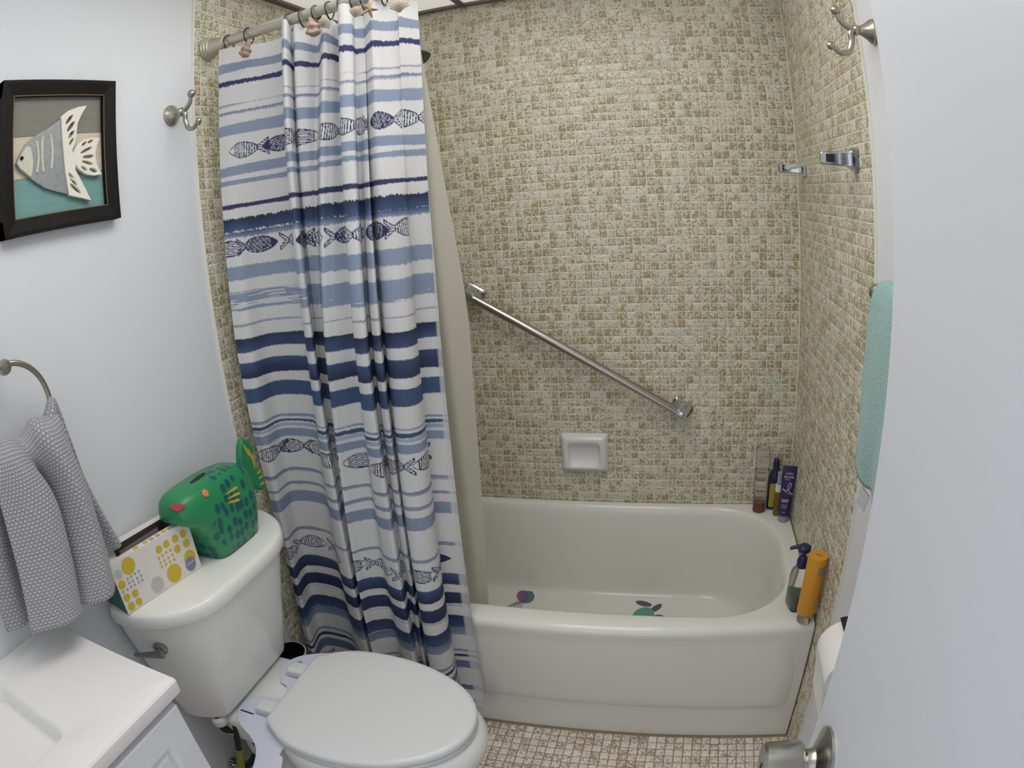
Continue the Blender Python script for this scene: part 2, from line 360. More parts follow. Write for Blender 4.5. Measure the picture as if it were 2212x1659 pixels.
for j, z in enumerate(zs):
    for i, x in enumerate(xs):
        e = min(min(x - xs[0], xs[-1] - x) / .012, (z - zs[0]) / .012, 1.0); y = front_y(x, z) - 0.011 * math.sin(min(1, max(0, e)) * math.pi / 2) + 0.0005
        if z > .20: y += 0.0125 * min(1, (z - .20) / .188) ** 1.5
        v.append((x, y, z))
for j in range(NZ - 1):
    for i in range(NX - 1): f.append((j * NX + i, j * NX + i + 1, (j + 1) * NX + i + 1, (j + 1) * NX + i))
MO('apron_panel', (v, f), M_TUB, tub, smooth=60)
# ------------------------------------------------------------------ shower rod
RODY, RODZ = -0.748, 1.889
rod = MO('curtain_rod', tube([(0.012, RODY, RODZ), (W - 0.012, RODY, RODZ)], 0.0135, 20), M_ROD)
K(rod, 'satin metal shower curtain rod above the bathtub', 'curtain rod')
FL = [(0.0, 0.0), (0.031, 0.0), (0.031, 0.005), (0.029, 0.007), (0.029, 0.012), (0.0265, 0.014), (0.0265, 0.020), (0.024, 0.022), (0.022, 0.032), (0.018, 0.042), (0.0165, 0.058), (0.0135, 0.060)]
MO('flange', lathe(FL, 36, 'x', (0.0005, RODY, RODZ), cap=False), M_ROD, rod)
MO('flange', lathe([(r, -h) for r, h in FL], 36, 'x', (W - 0.0005, RODY, RODZ), cap=False), M_ROD, rod)
# ------------------------------------------------------------------ shower curtain (printed cloth, draped in folds)
SEC = {1.88: [(.055,-.765),(.085,-.762),(.128,-.758),(.207,-.738),(.250,-.778),(.260,-.776),(.247,-.735),(.267,-.758),(.285,-.745),(.302,-.722),(.338,-.758),(.350,-.744),(.356,-.722),(.386,-.770),(.410,-.764),(.408,-.744),(.415,-.738),(.420,-.735),(.424,-.732),(.412,-.716),(.448,-.755),(.460,-.753),(.474,-.740),(.500,-.732),(.511,-.744),(.535,-.722),(.540,-.716)],
       1.78: [(.055,-.768),(.085,-.764),(.126,-.757),(.211,-.726),(.250,-.785),(.262,-.781),(.244,-.728),(.266,-.759),(.285,-.743),(.300,-.712),(.339,-.759),(.351,-.739),(.356,-.714),(.386,-.772),(.411,-.763),(.407,-.741),(.415,-.736),(.420,-.733),(.425,-.730),(.407,-.712),(.451,-.755),(.461,-.752),(.475,-.737),(.501,-.730),(.511,-.744),(.532,-.717),(.540,-.712)],
       1.178: [(.044,-.786),(.080,-.775),(.104,-.724),(.196,-.720),(.247,-.789),(.269,-.792),(.237,-.735),(.246,-.737),(.258,-.742),(.272,-.752),(.304,-.803),(.326,-.793),(.356,-.765),(.384,-.814),(.412,-.817),(.391,-.765),(.405,-.778),(.417,-.799),(.437,-.802),(.408,-.734),(.436,-.776),(.469,-.781),(.487,-.763),(.486,-.728),(.470,-.690),(.502,-.680),(.518,-.682)],
       0.55: [(.031,-.755),(.052,-.757),(.048,-.690),(.140,-.694),(.197,-.750),(.236,-.766),(.228,-.722),(.232,-.727),(.238,-.735),(.244,-.745),(.255,-.776),(.272,-.757),(.312,-.741),(.346,-.772),(.382,-.784),(.374,-.744),(.382,-.748),(.391,-.756),(.400,-.759),(.396,-.732),(.421,-.779),(.452,-.780),(.469,-.752),(.462,-.712),(.450,-.694),(.502,-.692),(.518,-.697)],
       0.10: [(.034,-.790),(.058,-.792),(.054,-.722),(.150,-.724),(.206,-.782),(.246,-.800),(.238,-.750),(.242,-.756),(.248,-.764),(.254,-.776),(.266,-.806),(.284,-.786),(.322,-.768),(.356,-.802),(.392,-.814),(.384,-.772),(.392,-.776),(.400,-.786),(.410,-.790),(.406,-.760),(.431,-.808),(.462,-.810),(.480,-.780),(.472,-.736),(.462,-.716),(.512,-.712),(.532,-.716)]}
NU, NV = 680, 980; ZT, ZB = 1.866, 0.112
zk = sorted(SEC, reverse=True); nk = len(SEC[zk[0]])
dens = {z: spline(SEC[z], 2001) for z in zk}
midl = np.concatenate([[0], np.cumsum(np.linalg.norm(np.diff(dens[1.178], axis=0), axis=1))]); ULEN = midl[-1]
ti = np.interp(np.linspace(0, ULEN, NU), midl, np.arange(2001))
secs = {z: np.stack([np.interp(ti, np.arange(2001), dens[z][:, k]) for k in range(2)], 1) for z in zk}
Zv = np.linspace(ZT, ZB, NV); Uv = np.linspace(0, ULEN, NU)
XY = np.empty((NV, NU, 2))
zarr = np.array(zk)
for j, z in enumerate(Zv):
    i = int(np.clip(np.searchsorted(-zarr, -z) - 1, 0, len(zk) - 2)); t = (zarr[i] - z) / (zarr[i] - zarr[i + 1])
    XY[j] = secs[zk[i]] * (1 - t) + secs[zk[i + 1]] * t
def smooth1(a, n):
    k = np.hanning(2 * n + 3)[1:-1]; k /= k.sum()
    ap = np.concatenate([np.repeat(a[:1], n, 0), a, np.repeat(a[-1:], n, 0)])
    return sum(ap[i:i + len(a)] * k[i] for i in range(2 * n + 1))
XY = smooth1(XY, 72)
UU, ZZ = np.meshgrid(Uv, Zv)
def vnoise(u, v, su, sv, seed):
    r = np.random.default_rng(seed); g = r.random((256, 256)); a = u * su; b = v * sv
    i = np.floor(a).astype(int); j = np.floor(b).astype(int); fa = a - i; fb = b - j; fa = fa * fa * (3 - 2 * fa); fb = fb * fb * (3 - 2 * fb)
    G = lambda p_, q_: g[p_ % 256, q_ % 256]
    return (G(i, j) * (1 - fa) + G(i + 1, j) * fa) * (1 - fb) + (G(i, j + 1) * (1 - fa) + G(i + 1, j + 1) * fa) * fb
XY[:, :, 1] += (vnoise(UU, ZZ, 14, 4, 3) - .5) * 0.006 * np.clip((1.9 - ZZ) * 2, 0.3, 1)
dep = XY[0, :, 1] - np.interp(Uv, [0, ULEN], [-.762, -.722])
sag = np.clip(-dep * .45, -.012, .016) - .006 * np.sin(np.clip(Uv / .20, 0, 1) * math.pi) ** 2
ZTOP = ZZ + sag[None] * np.clip(1 - (ZT - ZZ) / .13, 0, 1) ** 1.3
WHITE = np.array([.80, .80, .81])
def fab(r, g, b): return np.array([lin(x / 255) for x in (r, g, b)]) / lin(214 / 255) * .80
LB, MB, NV1, NV2, DB, GR, LB2 = fab(137, 151, 175), fab(104, 120, 152), fab(52, 58, 98), fab(42, 48, 78), fab(66, 85, 122), fab(160, 162, 178), fab(162, 176, 196)
img = np.empty((NV, NU, 3)); img[:] = WHITE
img *= (1 - .05 * vnoise(UU, ZZ, 6, 3, 11))[..., None]
def stripe(z0, z1, c, c2=None, edge=.0022, seed=0, u0=None, u1=None, wob=.004, alpha=1.0, dry=0.0):
    z_ = Uv * 0; sl = np.where((Zv < z0 + .03) & (Zv > z1 - .03))[0]; sl = slice(sl[0], sl[-1] + 1); uu, zz = UU[sl], ZZ[sl]
    n = (vnoise(Uv, z_, 9, 1, seed) - .5) * wob + (vnoise(Uv, z_, 330, 1, seed + 1) - .5) * edge * .7
    n2 = (vnoise(Uv, z_, 9, 1, seed + 2) - .5) * wob + (vnoise(Uv, z_, 380, 1, seed + 3) - .5) * edge * 1.0
    mk = np.clip((z0 + n - zz) / .0012 + .5, 0, 1) * np.clip((zz - z1 - n2) / .0012 + .5, 0, 1)
    if dry: mk *= np.where(vnoise(uu, zz, 16, 420, seed + 9) < dry * np.clip(1.4 - uu * 3, 0.15, 1), 0.15, 1)
    w = vnoise(uu, zz, 20, 60, seed + 5)[..., None]
    cc = c * (1 - .10 * w)
    if c2 is not None:
        t = np.clip((z0 - zz) / (z0 - z1) + (w[..., 0] - .5) * .5, 0, 1)[..., None]; cc = c * (1 - t) + c2 * t
    img[sl] = img[sl] * (1 - mk[..., None] * alpha) + cc * mk[..., None] * alpha
ST = [(1.824,1.803,LB,None,.003),(1.780,1.767,NV1,NV1,.004),(1.722,1.719,GR,None,.002),(1.705,1.697,MB,GR,.003),(1.674,1.647,LB,LB,.002),(1.575,1.554,LB,None,.002),(1.5435,1.531,LB,None,.002),
      (1.487,1.477,NV1,None,.002),(1.454,1.424,NV2,DB,.008),(1.424,1.410,DB,LB,.004),(1.346,1.314,LB,LB,.004),(1.286,1.241,LB,LB,.003),(1.212,1.208,GR,None,.002),
      (1.178,1.146,NV2,DB,.002),(1.120,1.082,DB,NV2,.002),(1.059,1.022,DB,DB,.002),(.974,.968,LB,None,.002),(.962,.953,DB,None,.002),(.951,.942,LB2,None,.002),(.936,.914,LB,None,.002),
      (.826,.817,MB,GR,.002),(.788,.779,LB,None,.002),(.760,.728,LB,None,.002),(.649,.640,LB,None,.002),(.558,.524,DB,NV2,.002),(.503,.468,NV1,NV2,.002),(.462,.459,GR,None,.001),(.430,.393,NV1,DB,.002),(.393,.368,MB,LB,.002),
      (.320,.312,LB,None,.002),(.303,.294,NV1,None,.002),(.280,.252,MB,None,.003),(.190,.172,MB,None,.003),(.135,.125,LB,None,.003)]
for i, (z0, z1, c, c2, e) in enumerate(ST): stripe(z0, z1, c, c2, e, 100 + i * 17, dry=.45 if abs(z0 - 1.286) < .001 else 0.0)
INKC = fab(44, 50, 92)
def paint(sl, mask, col=INKC): img[sl] = np.where(mask[..., None], col, img[sl])
def fish(uc, zc, L=.046, H=.019, d=1, style=0, seed=0, tail=1):
    """lens-shaped fish outline with scale marks and a forked tail; d=+1 faces right"""
    jj = np.where(np.abs(Zv - zc) < .034)[0]; ii = np.where(np.abs(Uv - uc) < L * 1.9)[0]
    if not len(ii): return
    sl = (slice(jj[0], jj[-1] + 1), slice(ii[0], ii[-1] + 1)); uu, zz = UU[sl], ZZ[sl]
    x = (uu - uc) * d; y = zz - zc - .002 * math.sin(seed)
    h = H * np.clip(1 - (np.abs(x + .10 * L) / L) ** 2.0, 0, 1) ** .8
    ins = (np.abs(y) < h) & (np.abs(x) < L); core = np.abs(y) < (h - .0024)
    rim = ins & ~core
    r = vnoise(uu, zz, 260, 260, seed)
    if style == 0: marks = ((np.sin(x * 980 + y * 120 + 2 * r) > .25) & (r > .12))                    # upright bars
    elif style == 1: marks = (np.sin((x + y * .3) * 700) * np.sin((y - x * .2) * 1500) > -.25) | (r > .74)   # dense scales
    elif style == 2: marks = np.sin(y * 1500 + x * 60) > .1                                   # long stripes
    else: marks = (r > .46)
    head = x > L * .52
    body = rim | (ins & core & marks & ~head) | (head & ins & ((style == 1) | (np.abs(x - L * .52) < .0018)))
    paint(sl, body)
    if tail:
        xt = -x - L * .90; th = .003 + xt * .62
        tin = (xt > 0) & (xt < .030) & (np.abs(y) < th) & (np.abs(y) > (xt - .016) * .9)
        tc = tin & (np.abs(y) < th - .0022) & (xt < .027) & (np.abs(y) > (xt - .014) * .9 + .001)
        paint(sl, tin & ~(tc & (np.sin(y * 1300 + xt * 200) < .35)))
rows = [(1.608, -1, [(.072, 0), (.170, 1), (.282, 0), (.385, 2), (.49, 0), (.60, 0), (.705, 0), (.81, 2), (.915, 1), (1.02, 0)]),
        (1.386, 1, [(.018, 2), (.105, 1), (.222, 0), (.335, 1), (.445, 0), (.56, 1), (.67, 0), (.775, 1), (.885, 1), (.985, 0)]),
        (.886, -1, [(.035, 0), (.105, 2), (.190, 0), (.30, 0), (.41, 0), (.53, 2), (.64, 0), (.75, 2), (.86, 2), (.965, 0)]),
        (.602, 1, [(.03, 2), (.135, 0), (.25, 0), (.365, 2), (.475, 2), (.58, 0), (.69, 0), (.80, 0), (.91, 2), (1.01, 1)]),
        (.222, -1, [(.05, 0), (.16, 1), (.27, 0), (.39, 1), (.50, 0), (.62, 0), (.73, 2), (.85, 0), (.96, 1)])]
for k, (zc, d, lst) in enumerate(rows):
    for i, (uc, stl) in enumerate(lst): fish(uc, zc, d=d if (i % 4 != 3) else -d, style=stl, seed=k * 31 + i * 7 + 1)
fade = np.clip((UU - (ULEN - np.interp(ZZ, [.2, .9, 1.5], [.026, .018, .001]))) / .003, 0, 1)[..., None] * .72         # back of the cloth shows along the turned hem
img = img * (1 - fade) + np.array([.76, .76, .77]) * fade
def grid_mesh(X, Y, Z, name):
    nv, nu = X.shape; co = np.stack([X, Y, Z], -1).reshape(-1, 3)
    a = (np.arange(nv - 1)[:, None] * nu + np.arange(nu - 1)[None]).reshape(-1)
    q = np.stack([a, a + nu, a + nu + 1, a + 1], 1)
    me = bpy.data.meshes.new(name); me.vertices.add(len(co)); me.vertices.foreach_set('co', co.reshape(-1).astype(np.float32))
    me.loops.add(q.size); me.loops.foreach_set('vertex_index', q.reshape(-1).astype(np.int32))
    me.polygons.add(len(q)); me.polygons.foreach_set('loop_start', np.arange(0, q.size, 4, dtype=np.int32)); me.polygons.foreach_set('loop_total', np.full(len(q), 4, np.int32))
    me.update(calc_edges=True); me.polygons.foreach_set('use_smooth', [True] * len(q)); return me
cme = grid_mesh(XY[:, :, 0], XY[:, :, 1], ZTOP, 'shower_curtain')
ca = cme.color_attributes.new('print', 'FLOAT_COLOR', 'POINT')
ca.data.foreach_set('color', np.concatenate([img, np.ones((NV, NU, 1))], 2).reshape(-1).astype(np.float32))
M_CURT = bpy.data.materials.new('printed polyester'); M_CURT.use_nodes = True
nt = M_CURT.node_tree; b = nt.nodes['Principled BSDF']; at = nt.nodes.new('ShaderNodeVertexColor'); at.layer_name = 'print'
nt.links.new(at.outputs['Color'], b.inputs['Base Color']); b.inputs['Roughness'].default_value = 0.75
tr = nt.nodes.new('ShaderNodeBsdfTranslucent'); nt.links.new(at.outputs['Color'], tr.inputs['Color'])
ms = nt.nodes.new('ShaderNodeMixShader'); ms.inputs[0].default_value = 0.22; nt.links.new(b.outputs[0], ms.inputs[1]); nt.links.new(tr.outputs[0], ms.inputs[2])
nt.links.new(ms.outputs[0], nt.nodes['Material Output'].inputs['Surface'])
cur = MO('shower_curtain', cme, M_CURT, smooth=0)
K(cur, 'white cloth shower curtain printed with blue stripes and rows of fish, drawn aside', 'shower curtain')
# care tag at the bottom hem
M_TAG = bpy.data.materials.new('printed tag'); M_TAG.use_nodes = True
nt = M_TAG.node_tree; b = nt.nodes['Principled BSDF']; tc = nt.nodes.new('ShaderNodeTexCoord'); wv = nt.nodes.new('ShaderNodeTexWave'); wv.bands_direction = 'Z'; wv.inputs['Scale'].default_value = 90; wv.inputs['Distortion'].default_value = .3
nt.links.new(tc.outputs['Object'], wv.inputs['Vector']); cr = nt.nodes.new('ShaderNodeValToRGB'); cr.color_ramp.elements[0].position = .35; cr.color_ramp.elements[0].color = (*S(120, 120, 128), 1); cr.color_ramp.elements[1].position = .5; cr.color_ramp.elements[1].color = (*S(232, 232, 232), 1)
nt.links.new(wv.outputs['Fac'], cr.inputs[0]); nt.links.new(cr.outputs[0], b.inputs['Base Color']); b.inputs['Roughness'].default_value = .7
MO('care_tag', box(-.016, .016, -.0004, .0004, -.011, .011), M_TAG, cur, loc=(.553, -.722, .168), rot=(0, math.radians(8), math.radians(10)), smooth=0)
# ------------------------------------------------------------------ liner, hung inside the tub
M_LINER = mat('frosted vinyl', S(214, 212, 200), 0.38); nt = M_LINER.node_tree; b = nt.nodes['Principled BSDF']
tr = nt.nodes.new('ShaderNodeBsdfTranslucent'); tr.inputs['Color'].default_value = (*S(220, 216, 200), 1); tp = nt.nodes.new('ShaderNodeBsdfTransparent'); tp.inputs['Color'].default_value = (.9, .9, .86, 1)
m1 = nt.nodes.new('ShaderNodeMixShader'); m1.inputs[0].default_value = .38; nt.links.new(b.outputs[0], m1.inputs[1]); nt.links.new(tr.outputs[0], m1.inputs[2])
m2 = nt.nodes.new('ShaderNodeMixShader'); m2.inputs[0].default_value = .10; nt.links.new(m1.outputs[0], m2.inputs[1]); nt.links.new(tp.outputs[0], m2.inputs[2]); nt.links.new(m2.outputs[0], nt.nodes['Material Output'].inputs['Surface'])
LS = {1.86: [(.07,-.690),(.13,-.680),(.20,-.692),(.27,-.680),(.34,-.690),(.40,-.678),(.46,-.690),(.495,-.698),(.524,-.700)],
      1.65: [(.07,-.676),(.13,-.655),(.20,-.675),(.27,-.655),(.34,-.672),(.40,-.655),(.46,-.668),(.505,-.688),(.543,-.690)],
      1.20: [(.07,-.640),(.13,-.610),(.20,-.640),(.27,-.610),(.34,-.638),(.40,-.610),(.47,-.622),(.520,-.652),(.569,-.632)],
      0.60: [(.09,-.588),(.15,-.560),(.21,-.588),(.28,-.560),(.35,-.586),(.41,-.560),(.46,-.572),(.505,-.592),(.534,-.572)],
      0.16: [(.13,-.555),(.17,-.515),(.23,-.550),(.29,-.520),(.35,-.550),(.41,-.520),(.44,-.535),(.475,-.548),(.496,-.535)]}
lz = np.array(sorted(LS, reverse=True)); ld = [spline(LS[z], 161) for z in lz]; LV = np.linspace(1.865, .16, 120); LX = np.empty((120, 161, 2))
for j, z in enumerate(LV):
    i = int(np.clip(np.searchsorted(-lz, -z) - 1, 0, 3)); t = (lz[i] - z) / (lz[i] - lz[i + 1]); LX[j] = ld[i] * (1 - t) + ld[i + 1] * t
LX = smooth1(LX, 10)
lin_o = MO('curtain_liner', grid_mesh(LX[..., 0], LX[..., 1], np.repeat(LV[:, None], 161, 1), 'curtain_liner'), M_LINER, smooth=0)
K(lin_o, 'plain frosted vinyl liner hanging inside the tub behind the striped curtain', 'curtain liner')
# ------------------------------------------------------------------ curtain rings with sea-shell ornaments
M_SHELL = mat('shell', S(176, 158, 142), .55, var=.25, vscale=180); M_SHELLP = mat('pink shell', S(158, 134, 122), .55, var=.3, vscale=140); M_STAR = mat('starfish', S(164, 136, 106), .7, var=.2, vscale=200, bump=.4, bscale=500)
M_RIB = bpy.data.materials.new('ribbed shell'); M_RIB.use_nodes = True
nt = M_RIB.node_tree; b = nt.nodes['Principled BSDF']; at = nt.nodes.new('ShaderNodeVertexColor'); at.layer_name = 'rib'; nt.links.new(at.outputs['Color'], b.inputs['Base Color']); b.inputs['Roughness'].default_value = .55
def scallop(R=.026):
    nt_, nr = 90, 12; X = np.zeros((nr, nt_)); Y = X.copy(); Z = X.copy(); C = np.zeros((nr, nt_, 4)); C[..., 3] = 1
    for i, r in enumerate(np.linspace(.06, 1, nr)):
        for k, a in enumerate(np.linspace(-1.15, 1.15, nt_)):
            rib = math.cos(a / 2.3 * 2 * math.pi * 12); rr = R * r * (1 - .10 * abs(a) ** 2 / 1.3)
            X[i, k] = rr * math.sin(a) * 1.02; Z[i, k] = rr * math.cos(a) * 1.15 - R * .5; Y[i, k] = -R * .42 * math.sin(r * 2.5) * (1 - .25 * abs(a)) - rib * .0007 * r
            t = .5 + .5 * rib; C[i, k, :3] = np.array(S(206, 194, 176)) * t + np.array(S(84, 70, 62)) * (1 - t)
    me = grid_mesh(X, Y, Z, 'scallop'); c = me.color_attributes.new('rib', 'FLOAT_COLOR', 'POINT'); c.data.foreach_set('color', C.reshape(-1).astype(np.float32)); return me
def whelk(R=.017):
    nt_, nr = 40, 26; v = []; f = []
    for i in range(nr):
        t = i / (nr - 1); z = (t - .5) * R * 2.9; base = R * (math.sin(math.pi * (t ** .75)) ** .7) * (1.05 - .35 * t)
        for k in range(nt_):
            a = 2 * math.pi * k / nt_; r = base * (1 + .20 * math.sin(a * 1 + t * 17) + .10 * math.sin(5 * a + 9 * t)) + .0005
            v.append((r * math.cos(a), r * math.sin(a) * .8, z))
    for i in range(nr - 1):
        for k in range(nt_): l = (k + 1) % nt_; f.append((i * nt_ + k, i * nt_ + l, (i + 1) * nt_ + l, (i + 1) * nt_ + k))
    return v, f
def star(R=.026):
    out = []
    for k in range(50):
        a = 2 * math.pi * k / 50; ph = abs(((a / (2 * math.pi) * 5) % 1) - .5) * 2; out.append((a, R * (.26 + .74 * ph ** 1.7)))
    loops = []
    for s_, y in ((1, 0), (.97, -.0022), (.75, -.0045), (.4, -.007), (.05, -.008)):
        loops.append([(r * s_ * math.sin(a), y, r * s_ * math.cos(a)) for a, r in out])
    return loft(loops, cap0=True, cap1=True)
ring_me = tube([(0.0 + .0015 * math.sin(2 * a), .0195 * math.cos(a), .0215 * math.sin(a) - .006) for a in np.linspace(0, 2 * math.pi, 36, endpoint=False)], .0017, 8, closed=True)
RINGS = [(.072, 'plain wire curtain ring touching the rod flange'), (.133, 'wire curtain ring with a pinkish whelk shell, nearest the rod flange', 'whelk', (.160, -.796, 1.833)), (.248, 'plain wire curtain ring above the first curtain fold, between the two whelk shells'), (.285, 'second plain wire curtain ring left of the brownish whelk shell'),
         (.318, 'wire curtain ring with a brownish whelk shell beside a half-hidden scallop', 'whelk2', (.338, -.798, 1.836)), (.352, 'wire curtain ring with a small ribbed scallop shell tucked behind a curtain fold', 'scallop', (.362, -.786, 1.838)), (.382, 'plain wire curtain ring just left of the round scallop shell'),
         (.412, 'wire curtain ring with a round ribbed scallop shell next to the starfish', 'scallop2', (.444, -.798, 1.839)), (.435, 'wire curtain ring with a tan starfish ornament', 'star', (.468, -.795, 1.842)), (.480, 'wire curtain ring with the largest ribbed scallop shell, at the open curtain edge', 'scallop3', (.536, -.795, 1.830))]
for r_ in RINGS:
    x = r_[0]; rg = MO('curtain_ring', ring_me, M_DARKM, loc=(x, RODY, RODZ)); K(rg, r_[1], 'curtain ring', 'rings along the shower curtain rod')
    if len(r_) < 3: continue
    orn = r_[2]; lc = tuple(Vector(r_[3]) - Vector((x, RODY, RODZ)))
    if orn == 'whelk': MO('shell', whelk(.0135), M_SHELLP, rg, lc, (0, .25, .4))
    elif orn == 'whelk2': MO('shell', whelk(.0165), M_SHELLP, rg, lc, (0, -.3, 1.1))
    elif orn == 'scallop': MO('shell', scallop(.021), M_RIB, rg, lc, (0, .9, .1), smooth=0)
    elif orn == 'scallop2': MO('shell', scallop(.0225), M_RIB, rg, lc, (0, .55, 0), smooth=0)
    elif orn == 'star': MO('starfish', star(.021), M_STAR, rg, lc, (0, .3, .9))
    else: MO('shell', scallop(.0255), M_RIB, rg, lc, (0, .1, 0), smooth=0)
# ------------------------------------------------------------------ shower head (its edge peeks past the curtain)
sh = MO('shower_spray', lathe([(0.0, .03), (.012, .03), (.014, .01), (.034, -.014), (.036, -.022), (.0, -.022)], 32), M_DARKM, loc=(.378, -.35, 1.842), rot=(0, -.55, 0))
K(sh, 'dark metal shower spray head peeking out behind the top of the curtain', 'shower head')
MO('shower_arm', xform(tube(spline([(0.004, -.35, 1.93), (.12, -.35, 1.955), (.26, -.35, 1.93), (.36, -.35, 1.87)], 24), .009), Matrix.Translation((0, 0, 0))), M_DARKM, None)
arm = bpy.data.objects['shower_arm']; bpy.context.view_layer.update(); arm.parent = sh; arm.matrix_parent_inverse = (Matrix.Translation((.378, -.35, 1.842)) @ Matrix.Rotation(-.55, 4, 'Y')).inverted()
# ------------------------------------------------------------------ fittings on the mosaic walls
def ray_px(u, v):
    x, y = (u - 1106) / 1000, -(v - 829.5) / 1000; r = math.hypot(x, y); th = .7245 * r + .0052 * r ** 3 + .0107 * r ** 5
    return CX * (math.sin(th) * x / r) + CY * (math.sin(th) * y / r) - CZ * math.cos(th)
def on_mesh(o, u, v):
    from mathutils.bvhtree import BVHTree
    bm = bmesh.new(); bm.from_mesh(o.data); t = BVHTree.FromBMesh(bm); bpy.context.view_layer.update()
    Mi = o.matrix_world.inverted(); l, n, _, _ = t.ray_cast(Mi @ CAM, (Mi.to_3x3() @ ray_px(u, v)).normalized()); bm.free()
    if l is None: return None
    if n.dot(Mi.to_3x3() @ ray_px(u, v)) > 0: n = -n
    return l, n.normalized()
def decal(o, u, v, me, material, name, off=.0004, up=(0, 0, 1), spin=0.0):
    h = on_mesh(o, u, v)
    if h is None: return None
    l, n = h; r = Vector(up).cross(n).normalized(); t = n.cross(r)
    if spin: r, t = r * math.cos(spin) + t * math.sin(spin), t * math.cos(spin) - r * math.sin(spin)
    return MO(name, xform(me, basis(l + n * off, r, t, n)), material, o)
# grab bar
A, B = Vector((.373, -.055, 1.135)), Vector((1.014, -.055, .760)); d = (B - A).normalized(); e = Vector((0, -1, 0)).cross(d)
gb = MO('grab_bar', tube([A - d * .016, B + d * .016], .0136, 24), M_STEEL); K(gb, 'slanted steel grab bar on the mosaic back wall', 'grab bar')
for c, sg in ((A, -1), (B, 1)):
    loops = []
    for y, hl, hw in ((-.0015, .034, .027), (-.007, .034, .027), (-.011, .029, .0225), (-.028, .0235, .0175), (-.044, .021, .0160), (-.060, .0195, .0155), (-.066, .0175, .0135), (-.0685, .012, .009)):
        loops.append([tuple(Vector((c.x, y, c.z)) + d * (a * hl + sg * .004) + e * (b_2 * hw)) for a, b_2 in rrect(-1, 1, -1, 1, .22, 3)])
    MO('mount', loft(loops, cap0=True, cap1=True), M_CHROME, gb, smooth=30)
    MO('screw', lathe([(0, .0), (.003, 0), (.003, -.0012), (0, -.0014)], 12, 'y', tuple(Vector((c.x, -.0098, c.z)) + e * .0205)), M_DARKM, gb)
# ceramic soap dish
x0, x1, z0, z1 = .625, .782, .537, .670; M_CERA = mat('ceramic', S(226, 226, 226), .16)
def sl(i, y, r): return [(x, y, z) for x, z in rrect(x0 + i, x1 - i, z0 + i, z1 - i, r, 6)]
SL = [sl(0, -.0012, .006), sl(.001, -.006, .006), sl(.013, -.024, .008), sl(.016, -.0255, .010)]
def hole(i, y, r, up=0.0, lo=0.0): return [(x, y, z) for x, z in rrect(x0 + .022 + i, x1 - .022 - i, z0 + .020 + i + lo, z1 - .026 - i + up, r, 6)]
SL += [hole(0, -.0255, .016), hole(.003, -.023, .017), hole(.006, -.012, .018, lo=.006), hole(.010, -.007, .017, lo=.014), hole(.016, -.0045, .014, lo=.020)]
K(MO('soap_dish', loft(SL, cap1=True), M_CERA, smooth=40), 'white ceramic soap dish set in the mosaic above the tub', 'soap dish')
# clear towel bar between two chrome posts
tb = E('towel_bar', (W, -.39, 1.492)); K(tb, 'clear acrylic towel bar between chrome posts on the tiled side wall', 'towel bar')
MO('bar', tube([(-.058, .262, 0), (-.058, -.262, 0)], .0075, 16), M_CLEAR, tb)
for y in (-.271, .271):
    lp = []
    for x, a, b_2 in ((-.0012, .022, .024), (-.008, .021, .023), (-.012, .014, .018), (-.020, .0105, .0155), (-.074, .0095, .0135), (-.077, .0075, .0115)):
        lp.append([(x, y + p_, q_) for p_, q_ in rrect(-a, a, -b_2, b_2, .004, 3)])
    po = MO('post', loft(lp, cap0=True, cap1=True), M_CHROME, tb, smooth=30)
    sgn = -1
    MO('socket', box(-.067, -.049, y + sgn * .0093, y + sgn * .0102, -.008, .008, .0003), M_DARKM, po, smooth=0)
# robe hooks
def robe_hook(loc, sx, label):
    h = E('robe_hook', loc); K(h, label, 'hook', 'twin robe hooks')
    pr = [(0.0, 0), (.0245, 0), (.0245, .003), (.0232, .0045), (.0232, .007), (.0215, .0085), (.0155, .016), (.0095, .026), (.0085, .031), (.0105, .033), (.0105, .038), (.008, .041), (0, .044)]
    MO('flange', lathe([(r, x * sx) for r, x in pr], 36, 'x'), M_NICKEL, h)
    up = spline([(.038, 0, -.002), (.050, 0, .004), (.062, 0, .014), (.067, 0, .030)], 18); lo = spline([(.036, 0, 0), (.046, 0, -.006), (.047, 0, -.024), (.055, 0, -.042), (.070, 0, -.046), (.084, 0, -.036)], 26)
    MO('prong', tube([(x * sx, y, z) for x, y, z in up], np.linspace(.0062, .0046, 18), 12), M_NICKEL, h)
    MO('prong', tube([(x * sx, y, z) for x, y, z in lo], np.linspace(.0064, .0046, 26), 12), M_NICKEL, h)
    for x, z, r in ((.068, .034, .0096), (.087, -.034, .0080)):
        MO('ball', lathe([(r * math.sin(t), -r * math.cos(t)) for t in np.linspace(0, math.pi, 14)], 20, 'z', (x * sx, 0, z), cap=False), M_NICKEL, h)
robe_hook((-.005, -.876, 1.713), 1, 'brushed nickel robe hook on the white wall beside the fish picture')
robe_hook((W + .005, -.858, 1.712), -1, 'brushed nickel robe hook high up between the tiles and the door')
